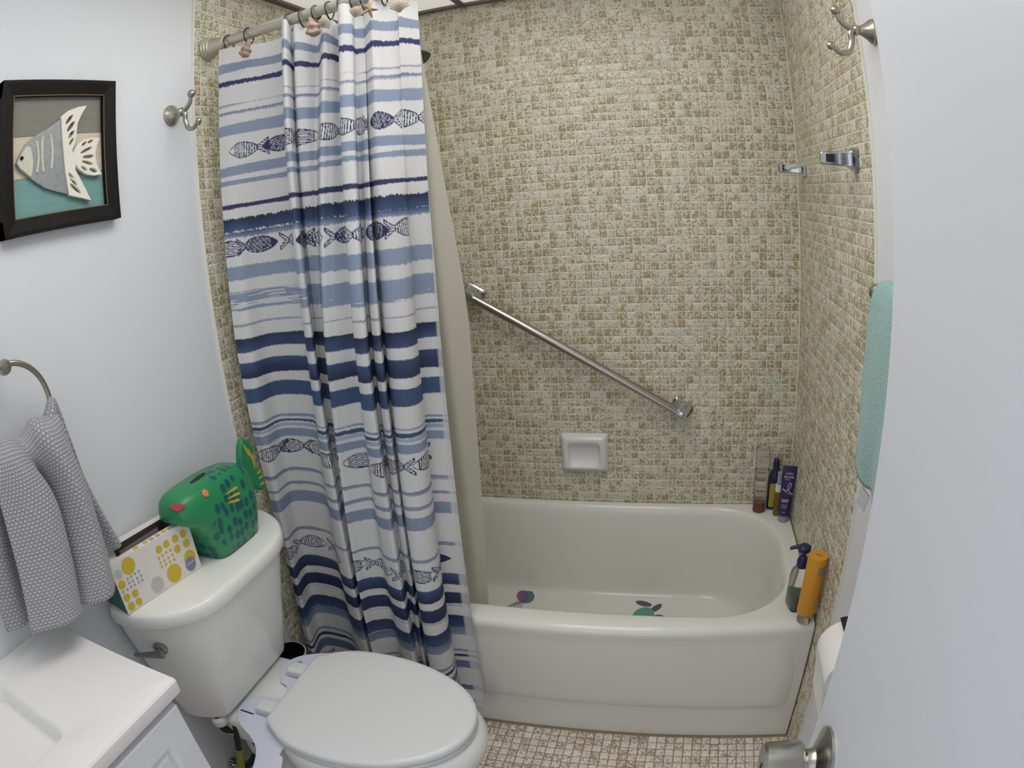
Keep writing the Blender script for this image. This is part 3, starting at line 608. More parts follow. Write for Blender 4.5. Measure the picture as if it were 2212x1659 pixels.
# ------------------------------------------------------------------ towel bar and teal towel beside the door
rb = E('towel_rail', (W + .005, -1.0, 1.275)); K(rb, 'small nickel towel rail holding the teal towel', 'towel rail')
MO('rail', tube([(-.066, .022, 0), (-.066, -.40, 0)], .0085, 16), M_NICKEL, rb)
MO('end_cap', lathe([(0, .036), (.008, .035), (.0125, .031), (.0135, .024), (.0115, .018), (.0085, .016), (.0085, .010)], 24, 'y', (-.066, 0, 0)), M_NICKEL, rb)
MO('post', lathe([(0, 0), (.022, 0), (.022, -.004), (.013, -.010), (.009, -.025), (.009, -.060), (0, -.062)], 24, 'x', (0, .006, 0)), M_NICKEL, rb)
def fabric(name, c1, c2, scale, kind='terry'):
    M = bpy.data.materials.new(name); M.use_nodes = True; nt = M.node_tree; N = nt.nodes.new; L = nt.links.new; b = nt.nodes['Principled BSDF']; tc = N('ShaderNodeTexCoord')
    if kind == 'terry':
        n = N('ShaderNodeTexNoise'); n.inputs['Scale'].default_value = scale; n.inputs['Detail'].default_value = 3; L(tc.outputs['Object'], n.inputs['Vector']); h = n.outputs['Fac']; dist = .004
    else:
        n = N('ShaderNodeTexBrick'); n.inputs['Scale'].default_value = scale; n.inputs['Mortar Size'].default_value = .16; n.inputs['Mortar Smooth'].default_value = .6; n.inputs['Brick Width'].default_value = .75; n.inputs['Row Height'].default_value = .5
        n.inputs['Color1'].default_value = (1, 1, 1, 1); n.inputs['Color2'].default_value = (.9, .9, .9, 1); n.inputs['Mortar'].default_value = (0, 0, 0, 1); L(tc.outputs['UV'], n.inputs['Vector']); h = n.outputs['Color']; dist = .003
    cr = N('ShaderNodeMix'); cr.data_type = 'RGBA'; cr.inputs[6].default_value = (*c1, 1); cr.inputs[7].default_value = (*c2, 1); L(h, cr.inputs[0]); L(cr.outputs[2], b.inputs['Base Color'])
    bp = N('ShaderNodeBump'); bp.inputs['Strength'].default_value = .8; bp.inputs['Distance'].default_value = dist; L(h, bp.inputs['Height']); L(bp.outputs[0], b.inputs['Normal'])
    b.inputs['Roughness'].default_value = .95; b.inputs['Sheen Weight'].default_value = .25; b.inputs['Specular IOR Level'].default_value = .1; return M
M_TEAL = fabric('teal terry', S(116, 156, 152), S(172, 204, 198), 260)
pf = [(-.088, -.262), (-.092, -.20), (-.090, -.08), (-.084, -.015), (-.076, .010), (-.066, .0165), (-.056, .010), (-.050, -.015), (-.045, -.08), (-.042, -.19), (-.046, -.262)]
pfd = spline(pf, 80); NYT = 40; X = np.zeros((NYT, 80)); Y = X.copy(); Z = X.copy()
for i, y in enumerate(np.linspace(-.016, -.26, NYT)):
    dn = np.clip(-pfd[:, 1] / .27, 0, 1)
    X[i] = pfd[:, 0] + .004 * np.sin(i * .35 + dn * 3) * dn; Y[i] = y - .006 * dn * math.cos(i * .1); Z[i] = pfd[:, 1] + .003 * np.sin(i * .5)
tw = MO('bath_towel', grid_mesh(X, Y, Z, 'bath_towel'), M_TEAL, loc=(W + .005, -1.0, 1.275), smooth=0)
so = tw.modifiers.new('thick', 'SOLIDIFY'); so.thickness = .007; so.offset = 1
K(tw, 'teal terry towel hanging on the rail beside the open door', 'towel')
MO('care_tag', box(-.0006, .0006, -.012, .012, -.026, .004), M_TAG, tw, loc=(-.094, -.092, -.272), rot=(.30, .0, .35), smooth=0)
# ------------------------------------------------------------------ toilet paper
tp = E('toilet_paper', (W - .057, -1.105, .690)); K(tp, 'white toilet paper roll on the wall next to the tub end', 'toilet paper')
MO('roll', lathe([(.020, -.052), (.0495, -.052), (.051, -.049), (.051, .049), (.0495, .052), (.020, .052)], 40, 'y', cap=False), M_PAPER, tp)
MO('loose_sheet', (lambda g: g)(grid_mesh(np.array([[-.0517 + .002 * math.sin(t * 3) + .012 * t] * 2 for t in np.linspace(0, 1, 12)]), np.array([[.05, -.05]] * 12, float), np.array([[-.095 * t] * 2 for t in np.linspace(0, 1, 12)]), 'sheet')), M_PAPER, tp, smooth=0)
hd = MO('paper_holder', loft([[(.0552 * math.cos(a) * k, y, .0552 * math.sin(a) * k) for a, k in [(t, 1.0) for t in np.linspace(math.radians(30), math.radians(108), 16)] + [(t, .955) for t in np.linspace(math.radians(108), math.radians(30), 16)]] for y in (.056, -.056)], cap0=True, cap1=True), M_DARKM, loc=(W - .057, -1.105, .690))
K(hd, 'dark metal hood of the paper holder above the white roll', 'paper holder')
MO('wall_plate', box(.048, .061, -.03, .03, .0, .04, .002), M_DARKM, hd, smooth=0)
# ------------------------------------------------------------------ bottles on the tub ledge
ZL = .4228
def glass(name, col, rough=.05, ior=1.33): return mat(name, col, rough, trans=1.0, ior=ior)
b1 = E('spray_bottle', (1.284, -.052, ZL)); K(b1, 'tall clear bottle with a little pink liquid, leftmost in the tub corner', 'bottle')
MO('shell', lathe([(.0, .001), (.018, .001), (.0208, .004), (.0205, .05), (.0225, .12), (.0225, .150), (.016, .158), (.0, .158)], 32), M_CLEAR, b1)
MO('liquid', lathe([(.0, .003), (.0175, .003), (.0192, .006), (.0192, .034), (.0, .034)], 32), mat('pink brown liquid', S(134, 82, 68), .2), b1)
MO('cap', lathe([(.0, .225), (.020, .225), (.0225, .220), (.0222, .160), (.0, .160)], 32), mat('smoky cap', (.80, .79, .75), .12, trans=.9, ior=1.12), b1)
M_NAVY = mat('navy plastic', S(42, 38, 82), .3); M_NAVY2 = mat('violet navy plastic', S(54, 45, 94), .32)
b2 = E('navy_bottle', (1.334, -.034, ZL)); K(b2, 'dark navy bottle with a tall flip cap in the far tub corner', 'bottle')
lp = [[(x * k, y * k2, z) for x, y in ell(0, 0, .024, .0145, 32)] for z, k, k2 in ((.001, .92, .9), (.004, 1, 1), (.10, 1, 1), (.120, .92, .95), (.135, .62, .8), (.140, .42, .72))]
MO('body', loft(lp, cap0=True, cap1=True), M_NAVY, b2); MO('cap', lathe([(0, .139), (.0105, .139), (.0105, .172), (.009, .176), (0, .176)], 24), M_NAVY, b2)
MO('yellow_label', xform(shape([rrect(-.018, .018, .012, .096, .006, 4)], .0006), basis((0, -.0145, 0), (1, 0, 0), (0, 0, 1), (0, -1, 0))), mat('yellow label', S(176, 164, 60), .5), b2)
b3 = E('oil_bottle', (1.342, -.078, ZL)); K(b3, 'slim amber bottle with a white collar, half hidden behind the violet tube', 'bottle')
MO('shell', lathe([(0, .001), (.0125, .001), (.0135, .004), (.0132, .072), (.010, .085), (0, .085)], 28), mat('amber plastic', S(158, 116, 52), .2, trans=.45), b3)
MO('collar', lathe([(0, .085), (.012, .085), (.012, .108), (0, .108)], 24), M_WHITEP, b3); MO('cap', lathe([(0, .108), (.0085, .108), (.008, .150), (0, .152)], 24), mat('frosted cap', S(196, 196, 196), .4, trans=.4), b3)
b4 = E('conditioner_tube', (1.358, -.118, ZL), (0, .04, -.10)); K(b4, 'violet hair conditioner tube with white lettering, standing on its grey cap', 'tube')
MO('cap', lathe([(0, .0), (.0165, .0), (.0175, .002), (.0175, .022), (0, .022)], 28), mat('silver grey cap', S(158, 158, 160), .3, .2), b4)
lp = []
for t in np.linspace(0, 1, 12):
    a = .0185 + (.0235 - .0185) * t; b_2 = .0165 * (1 - t) ** .8 + .0009; lp.append([(x, y, .022 + .168 * t) for x, y in ell(0, 0, a, b_2, 32)])
tbm = MO('tube_body', loft(lp, cap0=True, cap1=True), M_NAVY2, b4)
def tube_y(z): return -(.0165 * (1 - (z - .022) / .168) ** .8 + .0009) - .0010
def tube_text(s_, z, size, dx=0):
    zz = (tube_y(z + .01) - tube_y(z - .01)) / .02; up = Vector((0, zz, 1)).normalized()
    MO('lettering', xform(text_mesh(s_, size), basis((dx, tube_y(z), z), (1, 0, 0), up, Vector((1, 0, 0)).cross(up))), M_INK, tbm, smooth=0)
def tube_bar(z, w, h, dx=0):
    up = Vector((0, (tube_y(z + .01) - tube_y(z - .01)) / .02, 1)).normalized(); n = int(w / .003)
    MO('fine_print', xform(shape([[(-w / 2 + i * w / n, -h / 2), (-w / 2 + (i + .72) * w / n, -h / 2), (-w / 2 + (i + .72) * w / n, h / 2), (-w / 2 + i * w / n, h / 2)] for i in range(n)], .0003), basis((dx, tube_y(z), z), (1, 0, 0), up, Vector((1, 0, 0)).cross(up))), M_INK, tbm, smooth=0)
tube_text("L'ORÉAL", .166, .0068); tube_text('ELVIVE', .1545, .0105)
for z, w, h in ((.146, .016, .0014), (.079, .024, .0030), (.0735, .020, .0030), (.063, .022, .0010), (.057, .018, .0016), (.052, .018, .0010), (.038, .010, .0014)): tube_bar(z, w, h, -.003)
MO('ribbon_logo', tube([(x, tube_y(z) - .0004, z) for x, z in spline([(-.017, .118), (-.006, .110), (.004, .117), (.010, .130), (.006, .137), (.001, .128), (.002, .115), (.010, .104), (.018, .103)], 50)], .0009, 6), M_INK, tbm)
MO('ribbon_logo', tube([(x, tube_y(z) - .0004, z) for x, z in spline([(-.017, .113), (-.004, .107), (.006, .101), (.018, .0985)], 24)], .0005, 6), M_INK, tbm)
b5 = E('pump_bottle', (1.338, -.578, ZL), (0, 0, .2)); K(b5, 'clear pump bottle with a navy pump, behind the orange bottle', 'bottle')
lp = [[(x * k, y * k, z) for x, y in rrect(-.022, .022, -.030, .030, .012, 5)] for z, k in ((.001, .93), (.005, 1), (.085, .96), (.105, .86), (.120, .55), (.124, .42))]
MO('shell', loft(lp, cap0=True, cap1=True), M_CLEAR, b5)
MO('soap', loft([[(x * k, y * k, z) for x, y in rrect(-.020, .020, -.028, .028, .011, 5)] for z, k in ((.004, .95), (.008, 1), (.046, .99))], cap0=True, cap1=True), mat('green soap', S(92, 106, 92), .3), b5)
pm = MO('pump', lathe([(0, .122), (.0135, .122), (.0145, .126), (.0145, .142), (.011, .150), (.0065, .154), (.0065, .166), (.0155, .168), (.017, .172), (.0165, .180), (.010, .185), (0, .186)], 28), M_NAVY, b5)
MO('spout', tube(spline([(0, .006, .176), (-.018, .010, .176), (-.034, .014, .171)], 10), np.linspace(.0065, .0042, 10), 12), M_NAVY, pm)
b6 = E('orange_bottle', (1.3545, -.640, ZL), (0, .035, 0)); K(b6, 'orange shampoo bottle standing upside down on a clear cap at the tub end', 'bottle')
MO('cap', lathe([(0, 0), (.0185, 0), (.0195, .002), (.0195, .024), (0, .024)], 32), M_CLEAR, b6)
ob = MO('body', lathe([(0, .023), (.018, .023), (.0235, .028), (.0250, .036), (.0252, .190), (.0242, .1935), (0, .1945)], 40), mat('orange plastic', S(214, 150, 48), .38), b6)
MO('barcode_sticker', xform(grid_mesh(np.array([[.0256 * math.sin(a) for a in np.linspace(.05, .85, 10)]] * 2), np.array([[-.0256 * math.cos(a) for a in np.linspace(.05, .85, 10)]] * 2), np.array([[.150] * 10, [.172] * 10]), 'st'), Matrix.Identity(4)), mat('sticker', S(150, 128, 140), .5), ob, smooth=0)
MO('date_stamp', tube([(-.006 + .014 * t, .002 - .006 * t + .0016 * math.sin(t * 34), .1946) for t in np.linspace(0, 1, 40)], .0004, 5), M_BLACKR, ob)
# ------------------------------------------------------------------ stickers on the tub floor
jf = E('jellyfish_sticker', (.492, -.106, .0762)); K(jf, 'purple and teal jellyfish sticker on the tub floor near the curtain', 'sticker')
MO('bell', xform(shape([ell(.002, 0, .030, .042, 28, .35)], .0008), Matrix.Translation((0, 0, .0006))), mat('jelly teal', S(84, 132, 128), .4), jf)
MO('inner_bell', xform(shape([ell(-.009, -.001, .021, .034, 24, .35)], .0008), Matrix.Translation((0, 0, .0014))), mat('jelly purple', S(122, 88, 146), .4), jf)
MO('inner_bell', xform(shape([ell(-.020, -.008, .009, .018, 20, .35)], .0008), Matrix.Translation((0, 0, .0022))), mat('jelly pink', S(160, 96, 142), .4), jf)
M_TEN = mat('tentacle grey', S(136, 132, 144), .5)
for k in range(6): MO('tentacle', tube([(-.022 + k * .006 - .045 * t + .004 * math.sin(8 * t + k), -.030 - k * .002 - .085 * t, .0012) for t in np.linspace(0, 1, 14)], .0009, 6), M_TEN, jf)
tu = E('turtle_sticker', (.918, -.178, .0755)); K(tu, 'green and purple sea turtle sticker half hidden by the tub rim', 'sticker')
mt1, mt2 = mat('turtle green', S(96, 160, 142), .4), mat('turtle purple', S(92, 88, 112), .4)
MO('shell', xform(shape([ell(0, 0, .036, .050, 30, -.25)], .0012), Matrix.Translation((0, 0, .0012))), mt1, tu)
MO('head', xform(shape([ell(.040, .048, .012, .030, 20, -.6)], .0008), Matrix.Translation((0, 0, .0008))), mt2, tu)
for cx, cy, a, b_2, r in ((-.004, .072, .030, .014, -.35), (.054, -.006, .020, .017, -.3), (-.050, -.022, .026, .008, .35), (.02, -.070, .030, .012, .9)): MO('flipper', xform(shape([ell(cx, cy, a, b_2, 20, r)], .0008), Matrix.Translation((0, 0, .0006))), mt2, tu)
# ------------------------------------------------------------------ toilet
TY = -1.095
to = E('toilet', (0, TY, 0)); K(to, 'white close-coupled toilet with its lid closed, beside the vanity', 'toilet')
half = [(.221, .0), (.221, .05), (.221, .095), (.2215, .113), (.226, .121), (.236, .1285), (.255, .142), (.28, .156), (.315, .1675), (.36, .1725), (.407, .1725), (.46, .166), (.52, .149), (.575, .122), (.618, .088), (.645, .046), (.654, .0)]
hp = np.array(half); full = np.vstack([hp, (hp * [1, -1])[::-1][1:-1]]); OUT = closed_spline(full, 120)
OUT[:, 0] = np.maximum(OUT[:, 0], .2205); OC = np.array([.42, 0.0])
def olp(k, z, dx=0.0, ky=None): return [(OC[0] + dx + (x - OC[0]) * k, (y) * (ky if ky else k), z) for x, y in OUT]
MO('lid', loft([olp(.97, .4485), olp(1.0, .4505), olp(1.004, .456), olp(1.0, .462), olp(.985, .4655), olp(.94, .467), olp(.5, .4685), olp(.1, .469)], cap0=True, cap1=True), M_SEAT, to, smooth=50)
MO('seat', loft([olp(.93, .434), olp(.985, .4345), olp(1.0, .438), olp(.998, .444), olp(.975, .4465), olp(.80, .4468), olp(.60, .4468)], cap0=True, cap1=True), M_SEAT, to, smooth=50)
MO('bowl', loft([olp(.94, .432), olp(.985, .431), olp(1.01, .422, .004), olp(1.03, .402, .010), olp(1.02, .370, .008), olp(.90, .31, -.01), olp(.72, .22, -.06), olp(.64, .13, -.09), olp(.62, .05, -.10), olp(.66, .012, -.10), olp(.67, 0, -.10)], cap0=True, cap1=True), M_PORC, to, smooth=60)
MO('deck', join(box(.035, .30, -.128, .128, .35, .4295, .018, 4), box(.07, .42, -.095, .095, .0, .36, .03, 4)), M_PORC, to, smooth=50)
th = [(.008, .12), (.008, .225), (.010, .239), (.020, .2445), (.05, .2445), (.095, .235), (.140, .213), (.170, .187), (.192, .158), (.205, .128), (.2115, .09), (.2135, .04), (.2135, 0)]
tb_ = [(.008, .09), (.008, .155), (.010, .166), (.018, .172), (.03, .172), (.055, .168), (.080, .158), (.100, .146), (.112, .136), (.1165, .126), (.118, .10), (.118, .04), (.118, 0)]
def outl(hh):
    a = np.array(hh); a = closed_spline(np.vstack([a, (a * [1, -1])[::-1][1:]]), 150); a[:, 0] = np.maximum(a[:, 0], .008); return a
TO, TBo = outl(th), outl(tb_)
def tlp(kx, ky, z): return [(.008 + (x - .008) * kx, y * ky, z) for x, y in TO]
def tmx(t, z, k=1.0): return [(.008 + (x - .008) * k, y * k, z) for x, y in (TBo * (1 - t) + (TO * [.94, .95] + [.0005, 0]) * t)]
tk = MO('tank', loft([tmx(0, .4405, .90), tmx(0, .4408, .96), tmx(.012, .4435, .985), tmx(.04, .452), tmx(.40, .55), tmx(.75, .66), tmx(.94, .72), tmx(1, .758)], cap0=True, cap1=True), M_PORC, to, smooth=50)
MO('tank_lid', loft([tlp(.95, .955, .753), tlp(.99, .992, .7535), tlp(1.0, 1.0, .758), tlp(1.0, 1.0, .772), tlp(.992, .994, .780), tlp(.97, .98, .7845), tlp(.93, .955, .786), tlp(.5, .6, .7865)], cap0=True, cap1=True), M_PORC, to, smooth=50)
bpy.context.view_layer.update(); l_, n_ = on_mesh(tk, 347, 1399); r_ = Vector((0, 0, 1)).cross(n_).normalized(); u_ = n_.cross(r_)
M_LEV = mat('grey lever metal', S(150, 150, 152), .3, .9)
lv = MO('flush_lever', xform(lathe([(0, 0), (.0165, 0), (.0165, .004), (.012, .008), (.007, .010), (.007, .020), (0, .020)], 28), basis(l_, r_, u_, n_)), M_LEV, to)
MO('handle', xform(loft([[(-.052 * t, y_ - .004 * t, .019 + z_) for y_, z_ in ell(0, 0, .0095 - .0035 * t, .007 - .003 * t, 16)] for t in (-.2, 0, .4, .8, 1.15)], cap0=True, cap1=True), basis(l_, r_, u_, n_)), M_LEV, lv)
for s_ in (1, -1):
    MO('hinge', box(.170, .235, s_ * .072 - .020, s_ * .072 + .020, .437, .458, .006, 3), M_SEAT, to, smooth=40)
# bidet attachment under the seat
bp_ = np.array([(.125, -.045), (.120, -.085), (.132, -.118), (.160, -.142), (.195, -.160), (.228, -.186), (.248, -.225), (.262, -.275), (.275, -.32), (.338, -.30), (.322, -.245), (.300, -.19), (.285, -.165), (.30, 0), (.285, .15), (.24, .168), (.19, .150), (.158, .128), (.140, .098), (.142, .068), (.165, .030), (.190, .018), (.200, -.018), (.170, -.030)])
bid = MO('bidet_plate', xform(shape([closed_spline(bp_, 90)], .0045, .001), Matrix.Translation((0, 0, .4345))), M_BIDET, to)
MO('slot', box(.128, .165, -.098, -.094, .4366, .4372), M_DARKM, bid, smooth=0); MO('slot', xform(shape([ell(.170, .105, .012, .006, 20, .5)], .0006), Matrix.Translation((0, 0, .4369))), mat('slot shade', S(120, 120, 130), .5), bid)
# ------------------------------------------------------------------ water supply and what stands behind the toilet
sv = MO('supply_hose', tube(spline([(.085, -1.232, .452), (.088, -1.236, .400), (.10, -1.215, .375), (.115, -1.19, .34), (.105, -1.18, .28), (.07, -1.19, .22), (.035, -1.20, .185)], 60), .0085, 12), M_BLACKR); K(sv, 'black braided water supply hose under the toilet tank', 'hose')
MO('coupling_nut', lathe([(0, 0), (.017, 0), (.019, .004), (.019, .018), (.012, .024), (0, .024)], 20, 'z', (.085, -1.232, .412)), M_WHITEP, sv)
MO('stop_valve', lathe([(0, 0), (.024, 0), (.024, .004), (.010, .006), (.010, .04), (0, .042)], 24, 'x', (-.004, -1.20, .180)), M_CHROME, sv)
MO('valve_handle', lathe([(0, 0), (.016, 0), (.016, .012), (0, .012)], 16, 'y', (.030, -1.185, .180), sx=1, sy=.6), M_CHROME, sv)
br = MO('toilet_brush', tube([(.075, -1.275, .14), (.105, -1.235, .33)], .0095, 14), mat('yellow green plastic', S(140, 142, 46), .5)); K(br, 'yellow-green brush handle with a black grip in the dark gap behind the vanity', 'toilet brush')
MO('grip', tube([(.105, -1.235, .33), (.117, -1.219, .405)], .0075, 12), M_BLACKR, br)
MO('brush_cup', lathe([(0, 0), (.042, 0), (.046, .01), (.040, .13), (.036, .14), (.034, .14), (.036, .03), (0, .03)], 28, 'z', (.062, -1.292, .001)), mat('green cup', S(132, 138, 48), .5), br)
bn = MO('waste_bin', lathe([(0, .001), (.036, .001), (.038, .004), (.0465, .352), (.048, .356), (.048, .360), (.0455, .360), (.044, .350), (.036, .01), (0, .01)], 36, cap=False), M_WHITEP, loc=(.056, -.886, 0)); K(bn, 'narrow pale waste bin between the toilet tank and the curtain', 'bin')
MO('bin_liner', lathe([(0, .24), (.036, .24), (.0430, .352), (.0445, .3612), (.0452, .3612)], 36, cap=False), mat('black bag', S(22, 22, 28), .45), bn)
MO('crumpled_tissue', lathe([(0, .24), (.018, .245), (.022, .27), (.010, .30), (.003, .325), (0, .327)], 9, 'z', (.008, -.016, 0)), M_PAPER, bn)
# ------------------------------------------------------------------ tissue box on the tank
tx = E('tissue_box', (.075, -1.333, .7872), (0, 0, math.atan2(.205, .035))); K(tx, 'tissue box with yellow and grey dots on the toilet tank lid', 'tissue box')
TLn, THt, TDp = .208, .108, .086
M_CARD = mat('printed card', S(226, 220, 216), .6); M_YEL = mat('yellow print', S(206, 180, 52), .6); M_GRY = mat('grey print', S(168, 164, 164), .6); M_GRN = mat('green card', S(58, 110, 96), .55, var=.15, vscale=40)
# local: +x along the front, +y towards the wall
cb = bmesh.new()
slot = [(.030, .016), (.178, .020), (.186, .066), (.045, .060)]
V_ = [cb.verts.new(p_) for p_ in ((0, 0, 0), (TLn, 0, 0), (TLn, TDp, 0), (0, TDp, 0), (0, 0, THt), (TLn, 0, THt), (TLn, TDp, THt), (0, TDp, THt))]
S_ = [cb.verts.new((x, y, THt)) for x, y in slot]
for q in ((0, 1, 5, 4), (1, 2, 6, 5), (2, 3, 7, 6), (3, 0, 4, 7), (3, 2, 1, 0)): cb.faces.new([V_[i] for i in q])
for i in range(4): j = (i + 1) % 4; cb.faces.new([V_[4 + i], V_[4 + j], S_[j], S_[i]])
tbx = MO('carton', from_bm(cb), M_CARD, tx, smooth=0)
MO('side_panel', box(-.0006, .0002, .001, TDp - .001, .001, THt - .001), M_GRN, tbx, smooth=0)
M_IN = mat('dark opening', S(70, 64, 62), .8)
MO('opening', loft([[(x, y, THt) for x, y in slot], [(x, y, THt - .03) for x, y in slot]], cap1=True), M_IN, tbx, smooth=0)
MO('opening_flap', (lambda m_: m_)(loft([[(.050, .040, THt - .004), (.160, .050, THt - .004)], [(.05, .034, THt - .02), (.16, .044, THt - .02)]], close=False)), mat('flap grey', S(112, 106, 104), .7), tbx, smooth=0)
YD = [(.0406, .0885, .0165), (.1376, .0222, .0190), (.1864, .034, .0150), (.0116, .0614, .0088), (.0331, .0313, .0080), (.0345, .0116, .0080), (.0141, .0119, .0086), (.0116, .0332, .0080), (.1207, .0852, .0082), (.1417, .0868, .0078), (.1658, .0871, .0082), (.1882, .0877, .0082), (.1893, .0653, .0086), (.1639, .0649, .0082)]
YS = [(.1467, .0708), (.1354, .0708), (.1248, .0691), (.1138, .0685), (.1478, .0592), (.1364, .059), (.1249, .0581), (.1141, .0582), (.1481, .0486), (.1368, .0488), (.1255, .0484), (.1143, .0488)]
GS = [(.0588, .0676), (.0482, .0674), (.0383, .0666), (.0289, .066), (.0607, .0571), (.05, .0568), (.0382, .0569), (.029, .0567), (.0503, .0474), (.0393, .0473), (.0293, .0476), (.0598, .0472), (.0194, .0472), (.0086, .0472)]
FB = basis((0, -.0003, 0), (1, 0, 0), (0, 0, 1), (0, -1, 0)); TB = basis((0, 0, THt + .0003), (1, 0, 0), (0, 1, 0), (0, 0, 1))
def prn(nm_, dl, B_, mt):
    if nm_ in ('yellow_dot', 'grey_dot'):
        for x, y, r in dl: MO(nm_, xform(shape([ell(x, y, r, r * 1.05, 22)], .0004), B_), mt, tbx, smooth=0)
    else: K(MO(nm_, xform(shape([ell(x, y, r, r * 1.05, 12) for x, y, r in dl], .0004), B_), mt, tbx, smooth=0), kind='stuff')
prn('yellow_dot', YD, FB, M_YEL); prn('yellow_specks', [(x, y, .0030) for x, y in YS], FB, M_YEL); prn('grey_specks', [(x, y, .0028) for x, y in GS], FB, M_GRY)
sp = [(.0899 + .0165 * math.sqrt(k / 120) * math.cos(k * 2.399), .0208 + .0175 * math.sqrt(k / 120) * math.sin(k * 2.399), .00085) for k in range(120)]
prn('speckled_dot', sp, FB, M_GRY); prn('speckled_dot', [(.0125 + .010 * math.sqrt(k / 50) * math.cos(k * 2.399), .084 + .011 * math.sqrt(k / 50) * math.sin(k * 2.399), .0008) for k in range(50)], FB, M_GRY)
prn('yellow_dot', [(.200, .075, .0075), (.192, .050, .008), (.150, .0102, .006), (.100, .0095, .006), (.075, .0095, .0065), (.022, .072, .014)], TB, M_YEL); prn('grey_dot', [(.186, .0085, .0065), (.1655, .0085, .0062), (.133, .0082, .0062), (.116, .0082, .006)], TB, M_GRY)
lg = MO('logo_oval', xform(shape([ell(.1835, .0205, .0135, .0155, 30)], .0006), basis((0, -.0007, 0), (1, 0, 0), (0, 0, 1), (0, -1, 0))), mat('logo blue grey', S(122, 134, 158), .5), tbx, smooth=0)
MO('lettering', xform(text_mesh('Kleenex', .0062), basis((.1835, -.0012, .0235), (.98, 0, .17), (-.17, 0, .98), (0, -1, 0))), M_INK, lg, smooth=0)
# ------------------------------------------------------------------ green fish pot
fx, fz = .098, .7872
def fsec(y0, y1, hx, z, n=4.2):
    out = []; cy, hy = (y0 + y1) / 2, (y1 - y0) / 2
    for t in np.linspace(0, 2 * math.pi, 56, endpoint=False):
        c, s_ = math.cos(t), math.sin(t); out.append((hx * math.copysign(abs(c) ** (2 / n), c), cy + hy * math.copysign(abs(s_) ** (2 / n), s_), z))
    return [(x, y, z_ - .10 * max(0, y + .02) * max(0, z_ - .09) / .09) for x, y, z_ in out]
FS = [(-.062, .074, .046, .0), (-.070, .080, .050, .003), (-.076, .088, .054, .03), (-.084, .093, .056, .055), (-.098, .096, .057, .076), (-.108, .097, .057, .094), (-.134, .098, .055, .110), (-.143, .098, .053, .120), (-.142, .096, .051, .136), (-.138, .093, .048, .150), (-.130, .087, .042, .160), (-.116, .072, .032, .1665), (-.09, .03, .016, .1695), (-.06, .0, .006, .170)]
M_FISH = bpy.data.materials.new('painted fish'); M_FISH.use_nodes = True; nt = M_FISH.node_tree; N = nt.nodes.new; L = nt.links.new; b = nt.nodes['Principled BSDF']
tc = N('ShaderNodeTexCoord'); mp = N('ShaderNodeMapping'); mp.inputs['Scale'].default_value = (40, 52, 36); L(tc.outputs['Object'], mp.inputs['Vector'])
vo = N('ShaderNodeTexVoronoi'); vo.inputs['Scale'].default_value = 1.0; vo.inputs['Randomness'].default_value = .45; L(mp.outputs[0], vo.inputs['Vector'])
lt = N('ShaderNodeMapRange'); lt.inputs['From Min'].default_value = .38; lt.inputs['From Max'].default_value = .43; lt.inputs['To Min'].default_value = 1; lt.inputs['To Max'].default_value = 0; L(vo.outputs['Distance'], lt.inputs['Value'])
sx_ = N('ShaderNodeSeparateXYZ'); L(tc.outputs['Object'], sx_.inputs[0])
gm = N('ShaderNodeMath'); gm.operation = 'MULTIPLY_ADD'; L(sx_.outputs['Z'], gm.inputs[0]); gm.inputs[1].default_value = -.55; L(sx_.outputs['Y'], gm.inputs[2])
g2 = N('ShaderNodeMapRange'); g2.inputs['From Min'].default_value = -.125; g2.inputs['From Max'].default_value = -.118; L(gm.outputs[0], g2.inputs['Value'])
mm = N('ShaderNodeMath'); mm.operation = 'MULTIPLY'; L(lt.outputs[0], mm.inputs[0]); L(g2.outputs[0], mm.inputs[1])
mx = N('ShaderNodeMix'); mx.data_type = 'RGBA'; mx.inputs[6].default_value = (*S(42, 138, 88), 1); mx.inputs[7].default_value = (*S(24, 88, 96), 1); L(mm.outputs[0], mx.inputs[0]); L(mx.outputs[2], b.inputs['Base Color']); b.inputs['Roughness'].default_value = .32
fp = MO('fish_pot', loft([fsec(a, c, h, z) for a, c, h, z in FS], cap0=True, cap1=True), M_FISH, loc=(fx, -1.023, fz), smooth=60); K(fp, 'green ceramic fish pot with red lips on the toilet tank', 'ornament')
M_FG = mat('fish green', S(42, 138, 88), .32); M_FY = mat('fish yellow', S(206, 178, 60), .4)
tl = closed_spline(np.array([(.085, .095), (.100, .135), (.118, .185), (.140, .188), (.158, .160), (.150, .120), (.172, .090), (.168, .055), (.140, .062), (.115, .085)]), 60)
tlo = MO('tail', xform(shape([tl], .018, .006), basis((0, 0, 0), (0, 1, 0), (0, 0, 1), (1, 0, 0))), M_FG, fp, smooth=50)
for y, z, r in ((.130, .165, 1.9), (.140, .150, 1.8), (.146, .133, 1.5), (.157, .100, 0), (.160, .086, 0), (.160, .070, .0)): MO('tail_stripe', xform(shape([ell(y, z, .017 if r else .009, .0028, 16, r)], .0008), basis((.0094, 0, 0), (0, 1, 0), (0, 0, 1), (1, 0, 0))), M_FY, tlo, smooth=0)
MO('coin_slot', xform(shape([ell(0, 0, .028, .0065, 24)], .0012), basis((.006, -.040, .1702), (-.05, 1, .04), (-1, -.05, 0), (0, 0, 1))), M_BLACKR, fp, smooth=0)
bpy.context.view_layer.update()
decal(fp, 443, 1065, shape([ell(0, 0, .0085, .0085, 24)], .001), mat('eye orange', S(214, 120, 58), .4), 'eye', .0006)
decal(fp, 443, 1065, shape([ell(0, 0, .0052, .0052, 20)], .001), mat('eye yellow', S(226, 178, 92), .4), 'eye_ring', .0014)
